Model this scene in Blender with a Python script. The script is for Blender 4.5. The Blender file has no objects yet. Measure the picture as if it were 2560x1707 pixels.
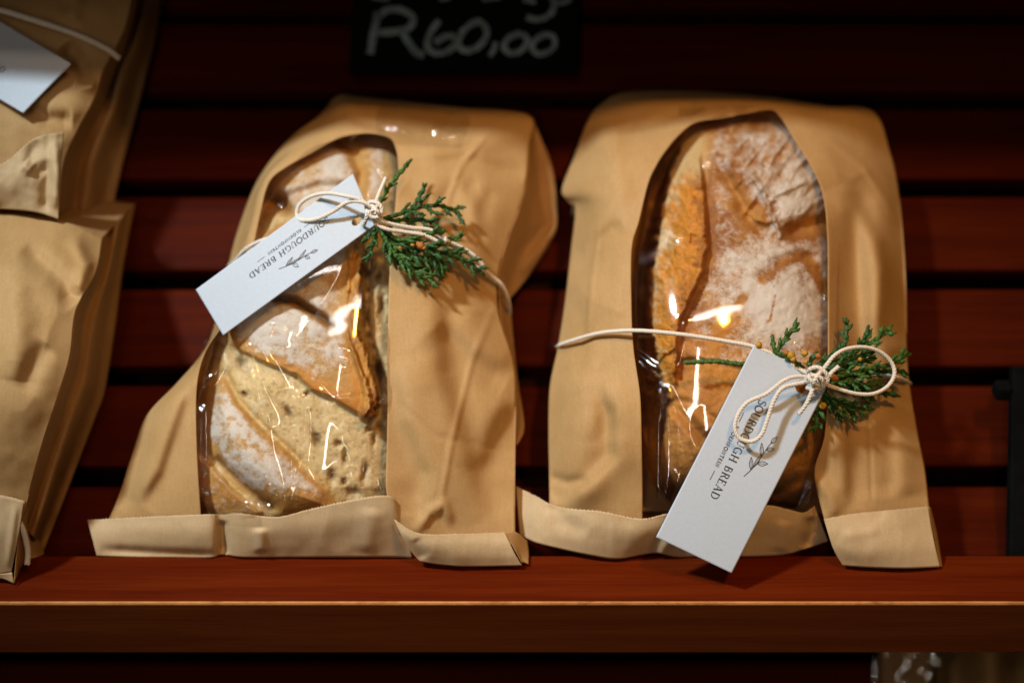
import bpy, bmesh, math, random
import numpy as np
from mathutils import Vector

# ------------------------------------------------------------------ camera, world, lamps, exposure
SC = bpy.context.scene
COL = SC.collection
F = 50 / 36 * 2560                      # focal length in photograph pixels
PITCH = math.radians(35); DIST = .62
DEP = PITCH + math.atan((1507 - 853.5) / F)
CAM = np.array([0, -DIST * math.cos(DEP), DIST * math.sin(DEP)])
FWD = np.array([0, math.cos(PITCH), -math.sin(PITCH)])
UPV = np.array([0, math.sin(PITCH), math.cos(PITCH)])
cd = bpy.data.cameras.new('camera'); cam = bpy.data.objects.new('camera', cd); COL.objects.link(cam)
cam.location = CAM; cam.rotation_euler = (math.radians(90) - PITCH, 0, 0)
cd.lens = 50; cd.sensor_width = 36; cd.sensor_fit = 'HORIZONTAL'; cd.clip_start = .01; cd.clip_end = 50
cd.dof.use_dof = True; cd.dof.focus_distance = .61; cd.dof.aperture_fstop = 2.6
SC.camera = cam

w = bpy.data.worlds.new('World'); SC.world = w; w.use_nodes = True
w.node_tree.nodes['Background'].inputs[0].default_value = (1, .62, .30, 1)
w.node_tree.nodes['Background'].inputs[1].default_value = .010


def spot(name, loc, aim, watts, angle, radius, col, blend=1.0):
    d = bpy.data.lights.new(name, 'SPOT'); o = bpy.data.objects.new(name, d); COL.objects.link(o)
    d.energy = watts; d.spot_size = math.radians(angle); d.spot_blend = blend; d.shadow_soft_size = radius; d.color = col
    o.location = loc
    o.rotation_euler = (Vector(aim) - Vector(loc)).to_track_quat('-Z', 'Y').to_euler()
    return o


spot('window_side_spot', (-.64, -.15, 1.18), (.0, .06, .02), 102, 29, .055, (.82, .94, 1))
spot('tungsten_spot', (.34, -.36, 1.25), (.05, .11, .03), 33, 30, .05, (1, .46, .05))
def strip_light(name, loc, aim, length, width, watts, col):
    d = bpy.data.lights.new(name, 'AREA'); o = bpy.data.objects.new(name, d); COL.objects.link(o)
    d.shape = 'RECTANGLE'; d.size = length; d.size_y = width; d.energy = watts; d.color = col; o.location = loc
    o.rotation_euler = (Vector(aim) - Vector(loc)).to_track_quat('-Z', 'Y').to_euler()


strip_light('overhead_streak_light', (.05, -.36, 1.32), (0, .1, .03), 1.0, .02, 1.7, (1, .92, .84))  # added strip lamp, set overhead to draw streaks along the film creases
strip_light('front_streak_light', (-.22, -1.60, 1.05), (0, .05, 0), .03, 1.5, 6.5, (1, .86, .70))  # added narrow lamp in front, shaped to streak the creased film

SC.view_settings.view_transform = 'Standard'; SC.view_settings.look = 'None'
SC.view_settings.exposure = -.14; SC.view_settings.gamma = 1
SC.render.engine = 'CYCLES'
SC.cycles.use_denoising = True
SC.cycles.transparent_max_bounces = 24
SC.cycles.max_bounces = 10

# ------------------------------------------------------------------ geometry helpers
SL = math.radians(37)                   # slope of the slatted rack
ORG = np.array([0, .03, -.03]); NRM = np.array([0, -math.sin(SL), math.cos(SL)]); VUP = np.array([0, math.cos(SL), math.sin(SL)])


def P(px, py, h):
    """photograph pixel + height (cm) above the rack's slats -> world point(s)"""
    px = np.asarray(px, float); py = np.asarray(py, float); h = np.asarray(h, float) / 100
    px, py, h = np.broadcast_arrays(px, py, h)
    d = FWD + (px[..., None] - 1280) / F * np.array([1., 0, 0]) - (py[..., None] - 853.5) / F * UPV
    t = ((ORG - CAM) @ NRM + h) / (d @ NRM)
    return CAM + d * t[..., None]


def UVH(p):
    q = p - ORG
    return q[..., 0], q @ VUP, q @ NRM


def XYZ(u, v, h):
    return ORG + u[..., None] * np.array([1., 0, 0]) + v[..., None] * VUP + h[..., None] * NRM


RNG = np.random.RandomState(7)
TAB = RNG.rand(256, 256)


def vn(x, y, seed=0):
    x = np.asarray(x, float) + seed * 17.31; y = np.asarray(y, float) + seed * 9.73
    xi = np.floor(x).astype(int); yi = np.floor(y).astype(int); fx = x - xi; fy = y - yi
    fx = fx * fx * fx * (fx * (fx * 6 - 15) + 10); fy = fy * fy * fy * (fy * (fy * 6 - 15) + 10)
    g = lambda a, b: TAB[a & 255, b & 255]
    return (g(xi, yi) * (1 - fx) + g(xi + 1, yi) * fx) * (1 - fy) + (g(xi, yi + 1) * (1 - fx) + g(xi + 1, yi + 1) * fx) * fy


def fbm(x, y, seed=0, oct=4, gain=.5):
    s = 0; a = 1; n = 0
    for k in range(oct):
        s = s + a * (vn(x * 2 ** k, y * 2 ** k, seed + k * 3) * 2 - 1); n += a; a *= gain
    return s / n


def ss(a, b, x):
    t = np.clip((x - a) / (b - a), 0, 1); return t * t * (3 - 2 * t)


def catmull(pts, n):
    """pts (k, ...) -> n samples of a Catmull-Rom spline through them"""
    pts = np.asarray(pts, float); k = len(pts)
    if k == 2:
        t = np.linspace(0, 1, n).reshape((-1,) + (1,) * (pts.ndim - 1)); return pts[0] * (1 - t) + pts[1] * t
    e = np.concatenate([(2 * pts[0] - pts[1])[None], pts, (2 * pts[-1] - pts[-2])[None]])
    u = np.linspace(0, k - 1, n); i = np.minimum(u.astype(int), k - 2); f = (u - i).reshape((-1,) + (1,) * (pts.ndim - 1))
    a, b, c, d = e[i], e[i + 1], e[i + 2], e[i + 3]
    return .5 * (2 * b + (c - a) * f + (2 * a - 5 * b + 4 * c - d) * f ** 2 + (3 * b - a - 3 * c + d) * f ** 3)


def smoothpath(pts, step):
    """spline through px,py,h points with about equal steps (pixels)"""
    pts = np.asarray(pts, float); dense = catmull(pts, len(pts) * 24)
    s = np.concatenate([[0], np.cumsum(np.hypot(*np.diff(dense[:, :2], axis=0).T))])
    n = max(4, int(s[-1] / step)); q = np.linspace(0, s[-1], n)
    return np.stack([np.interp(q, s, dense[:, c]) for c in range(pts.shape[1])], 1)


def segdist(X, Y, poly):
    """distance to a polyline, signed side, and position along it 0..1"""
    best = np.full(np.shape(X), 1e9); side = np.zeros(np.shape(X)); along = np.zeros(np.shape(X))
    poly = np.asarray(poly, float); n = len(poly) - 1
    for i in range(n):
        ax, ay = poly[i][:2]; bx, by = poly[i + 1][:2]; dx, dy = bx - ax, by - ay; L = dx * dx + dy * dy + 1e-9
        t = np.clip(((X - ax) * dx + (Y - ay) * dy) / L, 0, 1)
        d = np.hypot(X - ax - t * dx, Y - ay - t * dy); m = d < best
        best = np.where(m, d, best); side = np.where(m, np.sign(dx * (Y - ay) - dy * (X - ax)), side); along = np.where(m, (i + t) / n, along)
    return best, side, along


def polysd(X, Y, poly):
    """signed distance to a closed polygon, positive inside"""
    poly = list(poly); d, _, _ = segdist(X, Y, poly + [poly[0]])
    ins = np.zeros(np.shape(X), bool); n = len(poly)
    for i in range(n):
        x1, y1 = poly[i]; x2, y2 = poly[(i + 1) % n]
        c = (y1 > Y) != (y2 > Y)
        with np.errstate(divide='ignore', invalid='ignore'):
            ins ^= c & (X < (x2 - x1) * (Y - y1) / (y2 - y1 + 1e-12) + x1)
    return np.where(ins, d, -d)


def link(name, verts, faces, mat, parent=None, smooth=True, solid=0., mats=None, midx=None):
    me = bpy.data.meshes.new(name)
    me.from_pydata([tuple(v) for v in np.asarray(verts, float).reshape(-1, 3)], [], [tuple(int(i) for i in f) for f in faces])
    for m in (mats or [mat]): me.materials.append(m)
    if midx is not None: me.polygons.foreach_set('material_index', midx)
    if smooth: me.polygons.foreach_set('use_smooth', [True] * len(me.polygons))
    me.update()
    o = bpy.data.objects.new(name, me); COL.objects.link(o)
    if parent: o.parent = parent; o.matrix_parent_inverse = parent.matrix_world.inverted()
    if solid:
        s = o.modifiers.new('thickness', 'SOLIDIFY'); s.thickness = solid; s.offset = 0
    return o


def gridfaces(n, m, off=0, flip=False):
    i = np.arange(n - 1)[:, None] * m + np.arange(m - 1)[None]; i = i.ravel() + off
    f = np.stack([i, i + 1, i + m + 1, i + m], 1)
    return f[:, ::-1] if flip else f


def empty(name, loc, label, cat, group=None):
    o = bpy.data.objects.new(name, None); COL.objects.link(o); o.location = loc; o.empty_display_size = .02
    o['label'] = label; o['category'] = cat
    if group: o['group'] = group
    bpy.context.view_layer.update()
    return o


def tag(o, label, cat, group=None):
    o['label'] = label; o['category'] = cat
    if group: o['group'] = group
    return o


def sheet(name, stations, nu, nv, mat, parent, creases=(), wr=.06, wscale=95., seed=1, solid=.00022, zig=None, linear=False):
    """a bent sheet of paper or film: stations of control points (px, py, height) splined both ways, creased, then placed in space"""
    S = np.asarray(stations, float)
    A = np.stack([catmull(r, nv) for r in S])            # k, nv, 3
    if linear:
        k = len(A); u = np.linspace(0, k - 1, nu); i = np.minimum(u.astype(int), k - 2); f = (u - i)[:, None, None]
        A = A[i] * (1 - f) + A[i + 1] * f
    else:
        A = catmull(A, nu)
    X, Y, Hh = A[..., 0], A[..., 1], A[..., 2]
    Hh = Hh + wr * fbm(X / wscale, Y / wscale, seed, 3) + wr * .5 * (1 - np.abs(fbm(X / wscale * 1.3, Y / wscale * .7, seed + 5, 2)) * 2)
    for poly, wd, amp, kind in creases:
        amp = amp * 1.2
        d, sd, al = segdist(X, Y, poly); env = np.clip(np.minimum(al, 1 - al) * 6, 0, 1) ** .7
        if kind == 'ridge': Hh = Hh + amp * env * np.exp(-(d / wd) ** 2)
        elif kind == 'step': Hh = Hh + amp * env * np.tanh(sd * d / wd) * np.exp(-(d / (3.2 * wd)) ** 2)
        elif kind == 'tent': Hh = Hh + amp * env * np.maximum(0, 1 - d / wd)
    if zig is not None:
        tri = np.where(np.arange(nu) % 2 == 0, 1.0, -1.0) * 1.3 + RNG.randn(nu) * .5
        Y = Y.copy(); Y[:, zig] += tri
    return link(name, P(X, Y, Hh), gridfaces(nu, nv), mat, parent, solid=solid), X, Y, Hh


def sweep(path, radii, sides=8, squash=None):
    """tube along world points; radii per point (or per point pair of axes); returns verts, faces"""
    path = np.asarray(path, float); n = len(path)
    tan = np.gradient(path, axis=0); tan /= np.linalg.norm(tan, axis=1)[:, None] + 1e-12
    nrm = np.cross(tan[0], [.3, .2, 1.]); nrm /= np.linalg.norm(nrm); N = []
    for i in range(n):
        nrm = nrm - tan[i] * (nrm @ tan[i]); nrm /= np.linalg.norm(nrm) + 1e-12; N.append(nrm)
    N = np.array(N); B = np.cross(tan, N); a = np.arange(sides) / sides * 2 * math.pi
    r = np.asarray(radii, float)
    if r.ndim == 1: r = np.stack([r, r], 1)
    V = path[:, None] + np.cos(a)[None, :, None] * N[:, None] * r[:, None, 0:1] + np.sin(a)[None, :, None] * B[:, None] * r[:, None, 1:2]
    V = V.reshape(-1, 3); fs = []
    for i in range(n - 1):
        for j in range(sides):
            k = (j + 1) % sides; fs.append((i * sides + j, i * sides + k, (i + 1) * sides + k, (i + 1) * sides + j))
    fs.append(tuple(range(sides))[::-1]); fs.append(tuple((n - 1) * sides + j for j in range(sides)))
    return V, fs, (tan, N, B)


def merge(parts):
    V = []; Fc = []; o = 0
    for v, f in parts:
        V.append(v); Fc += [tuple(i + o for i in q) for q in f]; o += len(v)
    return np.concatenate(V), Fc


def box(x0, x1, y0, y1, z0, z1):
    v = np.array([(x, y, z) for x in (x0, x1) for y in (y0, y1) for z in (z0, z1)])
    return v, [(0, 1, 3, 2), (4, 6, 7, 5), (0, 4, 5, 1), (2, 3, 7, 6), (0, 2, 6, 4), (1, 5, 7, 3)]


def bevel(o, wdt, seg=2):
    b = o.modifiers.new('bevel', 'BEVEL'); b.width = wdt; b.segments = seg; b.limit_method = 'ANGLE'
    return o


# ------------------------------------------------------------------ materials
def newmat(name):
    m = bpy.data.materials.new(name); m.use_nodes = True; nt = m.node_tree
    return m, nt, nt.nodes, nt.links, nt.nodes['Principled BSDF']


def nd(ns, typ, **kw):
    n = ns.new(typ)
    for k, v in kw.items():
        if k in n.inputs: n.inputs[k].default_value = v
        else: setattr(n, k, v)
    return n


def ramp(ns, stops):
    r = ns.new('ShaderNodeValToRGB'); e = r.color_ramp.elements
    while len(e) < len(stops): e.new(.5)
    for q, (p, c) in zip(e, stops): q.position = p; q.color = (*c, 1)
    return r


def paper_mat(name, c1, c2, trans=.22, tcol=(.75, .33, .06), rough=.62):
    m, nt, ns, lk, b = newmat(name)
    tc = ns.new('ShaderNodeTexCoord')
    n1 = nd(ns, 'ShaderNodeTexNoise', Scale=38.0, Detail=5.0, Roughness=.6); lk.new(tc.outputs['Object'], n1.inputs['Vector'])
    n2 = nd(ns, 'ShaderNodeTexNoise', Scale=900.0, Detail=3.0, Roughness=.7); lk.new(tc.outputs['Object'], n2.inputs['Vector'])
    mp = nd(ns, 'ShaderNodeMapping'); mp.inputs['Scale'].default_value = (1400, 130, 130); lk.new(tc.outputs['Object'], mp.inputs['Vector'])
    n3 = nd(ns, 'ShaderNodeTexNoise', Scale=1.0, Detail=2.0); lk.new(mp.outputs[0], n3.inputs['Vector'])
    a1 = nd(ns, 'ShaderNodeMath', operation='ADD'); lk.new(n1.outputs[0], a1.inputs[0]); lk.new(n2.outputs[0], a1.inputs[1])
    a2 = nd(ns, 'ShaderNodeMath', operation='MULTIPLY_ADD'); a2.inputs[1].default_value = .5; lk.new(n3.outputs[0], a2.inputs[0]); lk.new(a1.outputs[0], a2.inputs[2])
    dv = nd(ns, 'ShaderNodeMath', operation='DIVIDE'); dv.inputs[1].default_value = 2.5; lk.new(a2.outputs[0], dv.inputs[0])
    r = ramp(ns, [(.36, c2), (.62, c1)]); lk.new(dv.outputs[0], r.inputs[0]); lk.new(r.outputs[0], b.inputs['Base Color'])
    b.inputs['Roughness'].default_value = .66; b.inputs['Specular IOR Level'].default_value = .28
    bp = nd(ns, 'ShaderNodeBump', Strength=.12, Distance=.0004); lk.new(n2.outputs[0], bp.inputs['Height']); lk.new(bp.outputs[0], b.inputs['Normal'])
    t = nd(ns, 'ShaderNodeBsdfTranslucent'); t.inputs[0].default_value = (*tcol, 1); lk.new(bp.outputs[0], t.inputs['Normal'])
    mx = nd(ns, 'ShaderNodeMixShader'); mx.inputs[0].default_value = trans
    lk.new(b.outputs[0], mx.inputs[1]); lk.new(t.outputs[0], mx.inputs[2]); lk.new(mx.outputs[0], ns['Material Output'].inputs[0])
    return m


KRAFT = paper_mat('kraft_paper', (.545, .340, .145), (.445, .258, .092), .24)
KRAFT_IN = paper_mat('kraft_paper_inside', (.56, .40, .225), (.47, .32, .165), .12, (.7, .42, .16))
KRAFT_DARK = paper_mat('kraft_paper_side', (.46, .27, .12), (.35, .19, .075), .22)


def wood_mat(name, dark, mid, light, rough=.5, scale=(3, 60, 60)):
    m, nt, ns, lk, b = newmat(name)
    tc = ns.new('ShaderNodeTexCoord'); oi = ns.new('ShaderNodeObjectInfo')
    va = nd(ns, 'ShaderNodeVectorMath', operation='MULTIPLY_ADD'); va.inputs[1].default_value = (1, 1, 1)
    cx = ns.new('ShaderNodeCombineXYZ'); mu = nd(ns, 'ShaderNodeMath', operation='MULTIPLY'); mu.inputs[1].default_value = 9
    lk.new(oi.outputs['Random'], mu.inputs[0]); lk.new(mu.outputs[0], cx.inputs[0]); lk.new(mu.outputs[0], cx.inputs[2])
    lk.new(tc.outputs['Object'], va.inputs[0]); lk.new(cx.outputs[0], va.inputs[2])
    mp = nd(ns, 'ShaderNodeMapping'); mp.inputs['Scale'].default_value = scale; lk.new(va.outputs[0], mp.inputs['Vector'])
    n1 = nd(ns, 'ShaderNodeTexNoise', Scale=1.6, Detail=8.0, Roughness=.62, Distortion=.6); lk.new(mp.outputs[0], n1.inputs['Vector'])
    mp2 = nd(ns, 'ShaderNodeMapping'); mp2.inputs['Scale'].default_value = (scale[0] * 4, scale[1] * 9, scale[2] * 9); lk.new(va.outputs[0], mp2.inputs['Vector'])
    n2 = nd(ns, 'ShaderNodeTexNoise', Scale=2.0, Detail=4.0, Roughness=.6); lk.new(mp2.outputs[0], n2.inputs['Vector'])
    mx = nd(ns, 'ShaderNodeMix'); mx.data_type = 'FLOAT'; mx.inputs[0].default_value = .35; lk.new(n1.outputs[0], mx.inputs[2]); lk.new(n2.outputs[0], mx.inputs[3])
    r = ramp(ns, [(.3, dark), (.5, mid), (.72, light)]); lk.new(mx.outputs[0], r.inputs[0]); lk.new(r.outputs[0], b.inputs['Base Color'])
    rr = nd(ns, 'ShaderNodeMapRange'); rr.inputs[3].default_value = rough - .1; rr.inputs[4].default_value = rough + .14; lk.new(n1.outputs[0], rr.inputs[0]); lk.new(rr.outputs[0], b.inputs['Roughness'])
    b.inputs['Specular IOR Level'].default_value = .025
    bp = nd(ns, 'ShaderNodeBump', Strength=.25, Distance=.0006); lk.new(mx.outputs[0], bp.inputs['Height']); lk.new(bp.outputs[0], b.inputs['Normal'])
    return m


WOOD = wood_mat('mahogany_stained_wood', (.042, .0042, .0007), (.082, .0085, .0010), (.120, .017, .002))
SLAT = wood_mat('dark_mahogany_slat', (.026, .0026, .0006), (.052, .0052, .0009), (.080, .0100, .0016), .55)
WOOD_FACE = wood_mat('walnut_stained_wood', (.058, .0125, .003), (.092, .021, .0045), (.13, .034, .008), .45)
WORN = wood_mat('worn_wood_edge', (.20, .07, .02), (.42, .18, .055), (.55, .27, .09), .5, (40, 90, 90))
BACKING = wood_mat('dark_wood', (.010, .003, .002), (.018, .005, .003), (.025, .007, .003), .7)


def bread_mat():
    m, nt, ns, lk, b = newmat('bread_crust')
    at = nd(ns, 'ShaderNodeAttribute', attribute_name='albedo'); fl = nd(ns, 'ShaderNodeAttribute', attribute_name='flour')
    tc = ns.new('ShaderNodeTexCoord')
    n = nd(ns, 'ShaderNodeTexNoise', Scale=420.0, Detail=5.0, Roughness=.7); lk.new(tc.outputs['Object'], n.inputs['Vector'])
    n2 = nd(ns, 'ShaderNodeTexNoise', Scale=1500.0, Detail=3.0, Roughness=.7); lk.new(tc.outputs['Object'], n2.inputs['Vector'])
    ad = nd(ns, 'ShaderNodeMath', operation='ADD'); lk.new(n.outputs[0], ad.inputs[0]); lk.new(n2.outputs[0], ad.inputs[1])
    # flour grains: the dusting breaks up where it is thin
    a2 = nd(ns, 'ShaderNodeMath', operation='ADD'); lk.new(ad.outputs[0], a2.inputs[0]); lk.new(fl.outputs['Fac'], a2.inputs[1])
    mr = nd(ns, 'ShaderNodeMapRange'); mr.inputs[1].default_value = 1.28; mr.inputs[2].default_value = 1.75; lk.new(a2.outputs[0], mr.inputs[0])
    dk = nd(ns, 'ShaderNodeMapRange'); dk.inputs[1].default_value = .6; dk.inputs[2].default_value = 1.4; dk.inputs[3].default_value = .72; dk.inputs[4].default_value = 1.2; lk.new(ad.outputs[0], dk.inputs[0])
    ml = nd(ns, 'ShaderNodeVectorMath', operation='SCALE'); lk.new(at.outputs['Color'], ml.inputs[0]); lk.new(dk.outputs[0], ml.inputs['Scale'])
    mx = nd(ns, 'ShaderNodeMix'); mx.data_type = 'RGBA'; lk.new(mr.outputs[0], mx.inputs[0]); lk.new(ml.outputs[0], mx.inputs[6]); mx.inputs[7].default_value = (.64, .56, .48, 1)
    lk.new(mx.outputs[2], b.inputs['Base Color']); b.inputs['Roughness'].default_value = .6; b.inputs['Specular IOR Level'].default_value = .3
    b.inputs['Subsurface Weight'].default_value = .12; b.inputs['Subsurface Radius'].default_value = (.004, .002, .001); b.inputs['Subsurface Scale'].default_value = .5
    bp = nd(ns, 'ShaderNodeBump', Strength=.4, Distance=.0008); lk.new(ad.outputs[0], bp.inputs['Height']); lk.new(bp.outputs[0], b.inputs['Normal'])
    return m


BREAD = bread_mat()


def film_mat():
    m, nt, ns, lk, b = newmat('clear_cellophane')
    ns.remove(b)
    g = nd(ns, 'ShaderNodeBsdfGlossy'); g.inputs['Roughness'].default_value = .06; g.inputs[0].default_value = (1, 1, 1, 1)
    t = nd(ns, 'ShaderNodeBsdfTransparent'); t.inputs[0].default_value = (.985, .98, .97, 1)
    tc = ns.new('ShaderNodeTexCoord'); n = nd(ns, 'ShaderNodeTexNoise', Scale=60.0, Detail=3.0); lk.new(tc.outputs['Object'], n.inputs['Vector'])
    bp = nd(ns, 'ShaderNodeBump', Strength=.05, Distance=.001); lk.new(n.outputs[0], bp.inputs['Height']); lk.new(bp.outputs[0], g.inputs['Normal'])
    lw = nd(ns, 'ShaderNodeLayerWeight', Blend=.5); lk.new(bp.outputs[0], lw.inputs['Normal'])
    pw = nd(ns, 'ShaderNodeMath', operation='POWER'); pw.inputs[1].default_value = 4.5; lk.new(lw.outputs['Facing'], pw.inputs[0])
    fr = nd(ns, 'ShaderNodeMath', operation='MULTIPLY_ADD'); fr.inputs[1].default_value = .85; fr.inputs[2].default_value = .11; lk.new(pw.outputs[0], fr.inputs[0])
    mx = nd(ns, 'ShaderNodeMixShader'); lk.new(fr.outputs[0], mx.inputs[0]); lk.new(t.outputs[0], mx.inputs[1]); lk.new(g.outputs[0], mx.inputs[2])
    lk.new(mx.outputs[0], ns['Material Output'].inputs[0])
    return m


FILM = film_mat()


def plain(name, col, rough=.7, var=.12, scale=300., bump=.15, spec=.3, sss=0.):
    m, nt, ns, lk, b = newmat(name)
    tc = ns.new('ShaderNodeTexCoord'); n = nd(ns, 'ShaderNodeTexNoise', Scale=scale, Detail=4.0, Roughness=.6); lk.new(tc.outputs['Object'], n.inputs['Vector'])
    c = np.array(col); r = ramp(ns, [(.3, tuple(c * (1 - var))), (.7, tuple(np.minimum(c * (1 + var), 1)))]); lk.new(n.outputs[0], r.inputs[0]); lk.new(r.outputs[0], b.inputs['Base Color'])
    b.inputs['Roughness'].default_value = rough; b.inputs['Specular IOR Level'].default_value = spec; b.inputs['Subsurface Weight'].default_value = sss
    if bump:
        bp = nd(ns, 'ShaderNodeBump', Strength=bump, Distance=.0005); lk.new(n.outputs[0], bp.inputs['Height']); lk.new(bp.outputs[0], b.inputs['Normal'])
    return m


CARD = plain('white_card', (.455, .50, .56), .65, .03, 700., .08)
INK = plain('black_ink', (.03, .032, .036), .6, .1, 900., 0)
TWINE = plain('cotton_twine', (.68, .60, .50), .9, .14, 2600., .5)
LEAF = plain('cypress_leaf', (.020, .066, .012), .5, .45, 700., .4, .35, .05)
LEAF_Y = plain('young_cypress_leaf', (.036, .098, .016), .5, .35, 700., .4, .35, .05)
BUD = plain('yellow_bud', (.42, .22, .02), .7, .3, 1200., .5)
BUD_B = plain('brown_bud', (.36, .12, .02), .7, .3, 1200., .5)
SLATE = plain('chalkboard_black', (.004, .0043, .0043), .8, .3, 120., .1, .03)
CHALK = plain('white_chalk', (.18, .235, .25), .95, .45, 260., .3, .1)

# ------------------------------------------------------------------ the rack
PITCHV = .0493; GAP0 = .0589
rack = empty('display_rack', (0, 0, -.03), 'sloping slatted rack of dark red stained wood that carries the paper bags', 'rack')
X0, X1 = -.62, .62
v, f = box(X0, X1, 0, .0288, -.0302, 0)
o = link('front_rail', v, f, None, rack, smooth=False, mats=[WOOD, WOOD_FACE, WORN])
bm = bmesh.new(); bm.from_mesh(o.data)
bmesh.ops.recalc_face_normals(bm, faces=bm.faces)
for q in bm.faces: q.material_index = 1 if q.normal.y < -.5 else 0
edge = [e for e in bm.edges if all(abs(p.co.y) < 1e-6 and abs(p.co.z) < 1e-6 for p in e.verts)]
r_ = bmesh.ops.bevel(bm, geom=edge, offset=.0011, segments=2, affect='EDGES', profile=.6)
for q in r_['faces']: q.material_index = 2
bm.to_mesh(o.data); bm.free()
o['label'] = 'front rail with a worn pale front edge'
slat_me = None
for k in range(-1, 8):
    va = GAP0 + k * PITCHV + .0048 - (.0 if k >= 0 else -.004); vb = GAP0 + (k + 1) * PITCHV - .0048
    if k == -1: va = .004
    g = np.array([[x, vv, hh] for x in (X0, X1) for vv in (va, vb) for hh in (-.012, 0)])
    pts = XYZ(g[:, 0], g[:, 1], g[:, 2])
    o = link('slat', pts, box(0, 1, 0, 1, 0, 1)[1], SLAT, rack, smooth=False); bevel(o, .0015)
for x in (-.40, .0, .40):
    g = np.array([[xx, vv, hh] for xx in (x - .02, x + .02) for vv in (.0, .45) for hh in (-.032, -.0125)])
    link('batten', XYZ(g[:, 0], g[:, 1], g[:, 2]), box(0, 1, 0, 1, 0, 1)[1], BACKING, rack, smooth=False)
g = np.array([[xx, vv, hh] for xx in (X0, X1) for vv in (.0, .47) for hh in (-.048, -.034)])
link('dark_gap_sheet', XYZ(g[:, 0], g[:, 1], g[:, 2]), box(0, 1, 0, 1, 0, 1)[1], BACKING, rack, smooth=False)  # dark sheet added behind the slats so the shaded gaps stay black
# the tier below, seen under the rail
for k in range(5):
    g = np.array([[xx, vv, hh] for xx in (X0, X1) for vv in (-.20 + k * PITCHV, -.20 + k * PITCHV + .040) for hh in (-.172, -.16)])
    o = link('lower_slat', XYZ(g[:, 0], g[:, 1], g[:, 2]), box(0, 1, 0, 1, 0, 1)[1], SLAT, rack, smooth=False); bevel(o, .0015)
g = np.array([[xx, vv, hh] for xx in (X0, X1) for vv in (-.25, .25) for hh in (-.215, -.20)])
link('lower_back_board', XYZ(g[:, 0], g[:, 1], g[:, 2]), box(0, 1, 0, 1, 0, 1)[1], BACKING, rack, smooth=False)

# the tier above, just over the top of the picture: it shades the back of this one
v, f = box(X0, X1, .142, .171, .245, .275)
o = link('upper_rail', v, f, WOOD, rack, smooth=False); bevel(o, .0012)
for k in range(6):
    g = np.array([[xx, vv, hh] for xx in (X0, X1) for vv in (k * PITCHV + .004, (k + 1) * PITCHV - .004) for hh in (-.012, 0)])
    o = link('upper_slat', XYZ(g[:, 0], g[:, 1], g[:, 2]) + np.array([0, .143, .275]), box(0, 1, 0, 1, 0, 1)[1], SLAT, rack, smooth=False); bevel(o, .0015)
g = np.array([[xx, vv, hh] for xx in (X0, X1) for vv in (.0, .30) for hh in (-.048, -.034)])
link('upper_back_board', XYZ(g[:, 0], g[:, 1], g[:, 2]) + np.array([0, .143, .275]), box(0, 1, 0, 1, 0, 1)[1], BACKING, rack, smooth=False)

# ------------------------------------------------------------------ loaves
def colour(base, *layers):
    c = np.broadcast_to(np.array(base, float), base.shape if hasattr(base, 'shape') else layers[0][1].shape + (3,)).copy()
    for col, mk in layers: c = c * (1 - mk[..., None]) + np.array(col) * mk[..., None]
    return c


def loaf(name, rows, detail, label, n=430, m=250):
    R = np.array(rows, float)                      # py, xl, xr, hbase, hmax
    t = np.linspace(0, 1, n); yy = R[0, 0] + (R[-1, 0] - R[0, 0]) * t
    s = np.sin(np.linspace(-1, 1, m) * math.pi / 2 * .93) / math.sin(math.pi / 2 * .93)
    it = lambda c: np.interp(yy, R[:, 0], R[:, c])
    sm = lambda a: np.convolve(np.pad(a, 12, mode='edge'), np.ones(25) / 25, 'valid')
    xl, xr, hb, hm = (sm(it(c)) for c in (1, 2, 3, 4))
    X = (xl + xr)[:, None] / 2 + (xr - xl)[:, None] / 2 * s[None]; Y = np.repeat(yy[:, None], m, 1) + 0 * X
    prof = np.clip(1 - np.abs(s) ** 3.4, 0, 1) ** .5
    end = (np.clip(1 - np.abs(2 * t - 1) ** 9, 0, 1) ** .5)
    body = prof[None] * end[:, None]
    dh, alb, flour = detail(X, Y, np.repeat(s[None], n, 0))
    Hh = hb[:, None] + (hm - hb)[:, None] * body + dh * np.minimum(1, body * 2.5)
    Hh = np.maximum(Hh, .5)
    top = P(X, Y, Hh); u, vv, h = UVH(top)
    bot = XYZ(u, vv, np.full_like(h, .004) + .004 * (1 - body))
    V = np.concatenate([top.reshape(-1, 3), bot.reshape(-1, 3)])
    fs = list(map(tuple, gridfaces(n, m))) + list(map(tuple, gridfaces(n, m, n * m, True)))
    k = n * m
    ring = [i * m for i in range(n)] + [(n - 1) * m + j for j in range(1, m)] + [i * m + m - 1 for i in range(n - 2, -1, -1)] + [j for j in range(m - 2, 0, -1)]
    for a, b in zip(ring, ring[1:] + ring[:1]): fs.append((a, b, b + k, a + k))
    o = link(name, V, fs, BREAD)
    ca = o.data.color_attributes.new('albedo', 'FLOAT_COLOR', 'POINT')
    al = np.concatenate([np.clip(alb, .005, .9).reshape(-1, 3), np.clip(alb, .005, .9).reshape(-1, 3)])
    ca.data.foreach_set('color', np.concatenate([al, np.ones((len(al), 1))], 1).ravel().astype(np.float32))
    fa = o.data.attributes.new('flour', 'FLOAT', 'POINT'); fa.data.foreach_set('value', np.concatenate([flour.ravel(), np.zeros(n * m)]).astype(np.float32))
    tag(o, label, 'bread')
    return o, X, Y, Hh


GOLD = (.50, .23, .055); BROWN = (.26, .085, .018); DARK = (.075, .026, .009); CRUMB = (.70, .51, .25); PALE = (.66, .50, .27); ORANGE = (.60, .235, .028)


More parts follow.
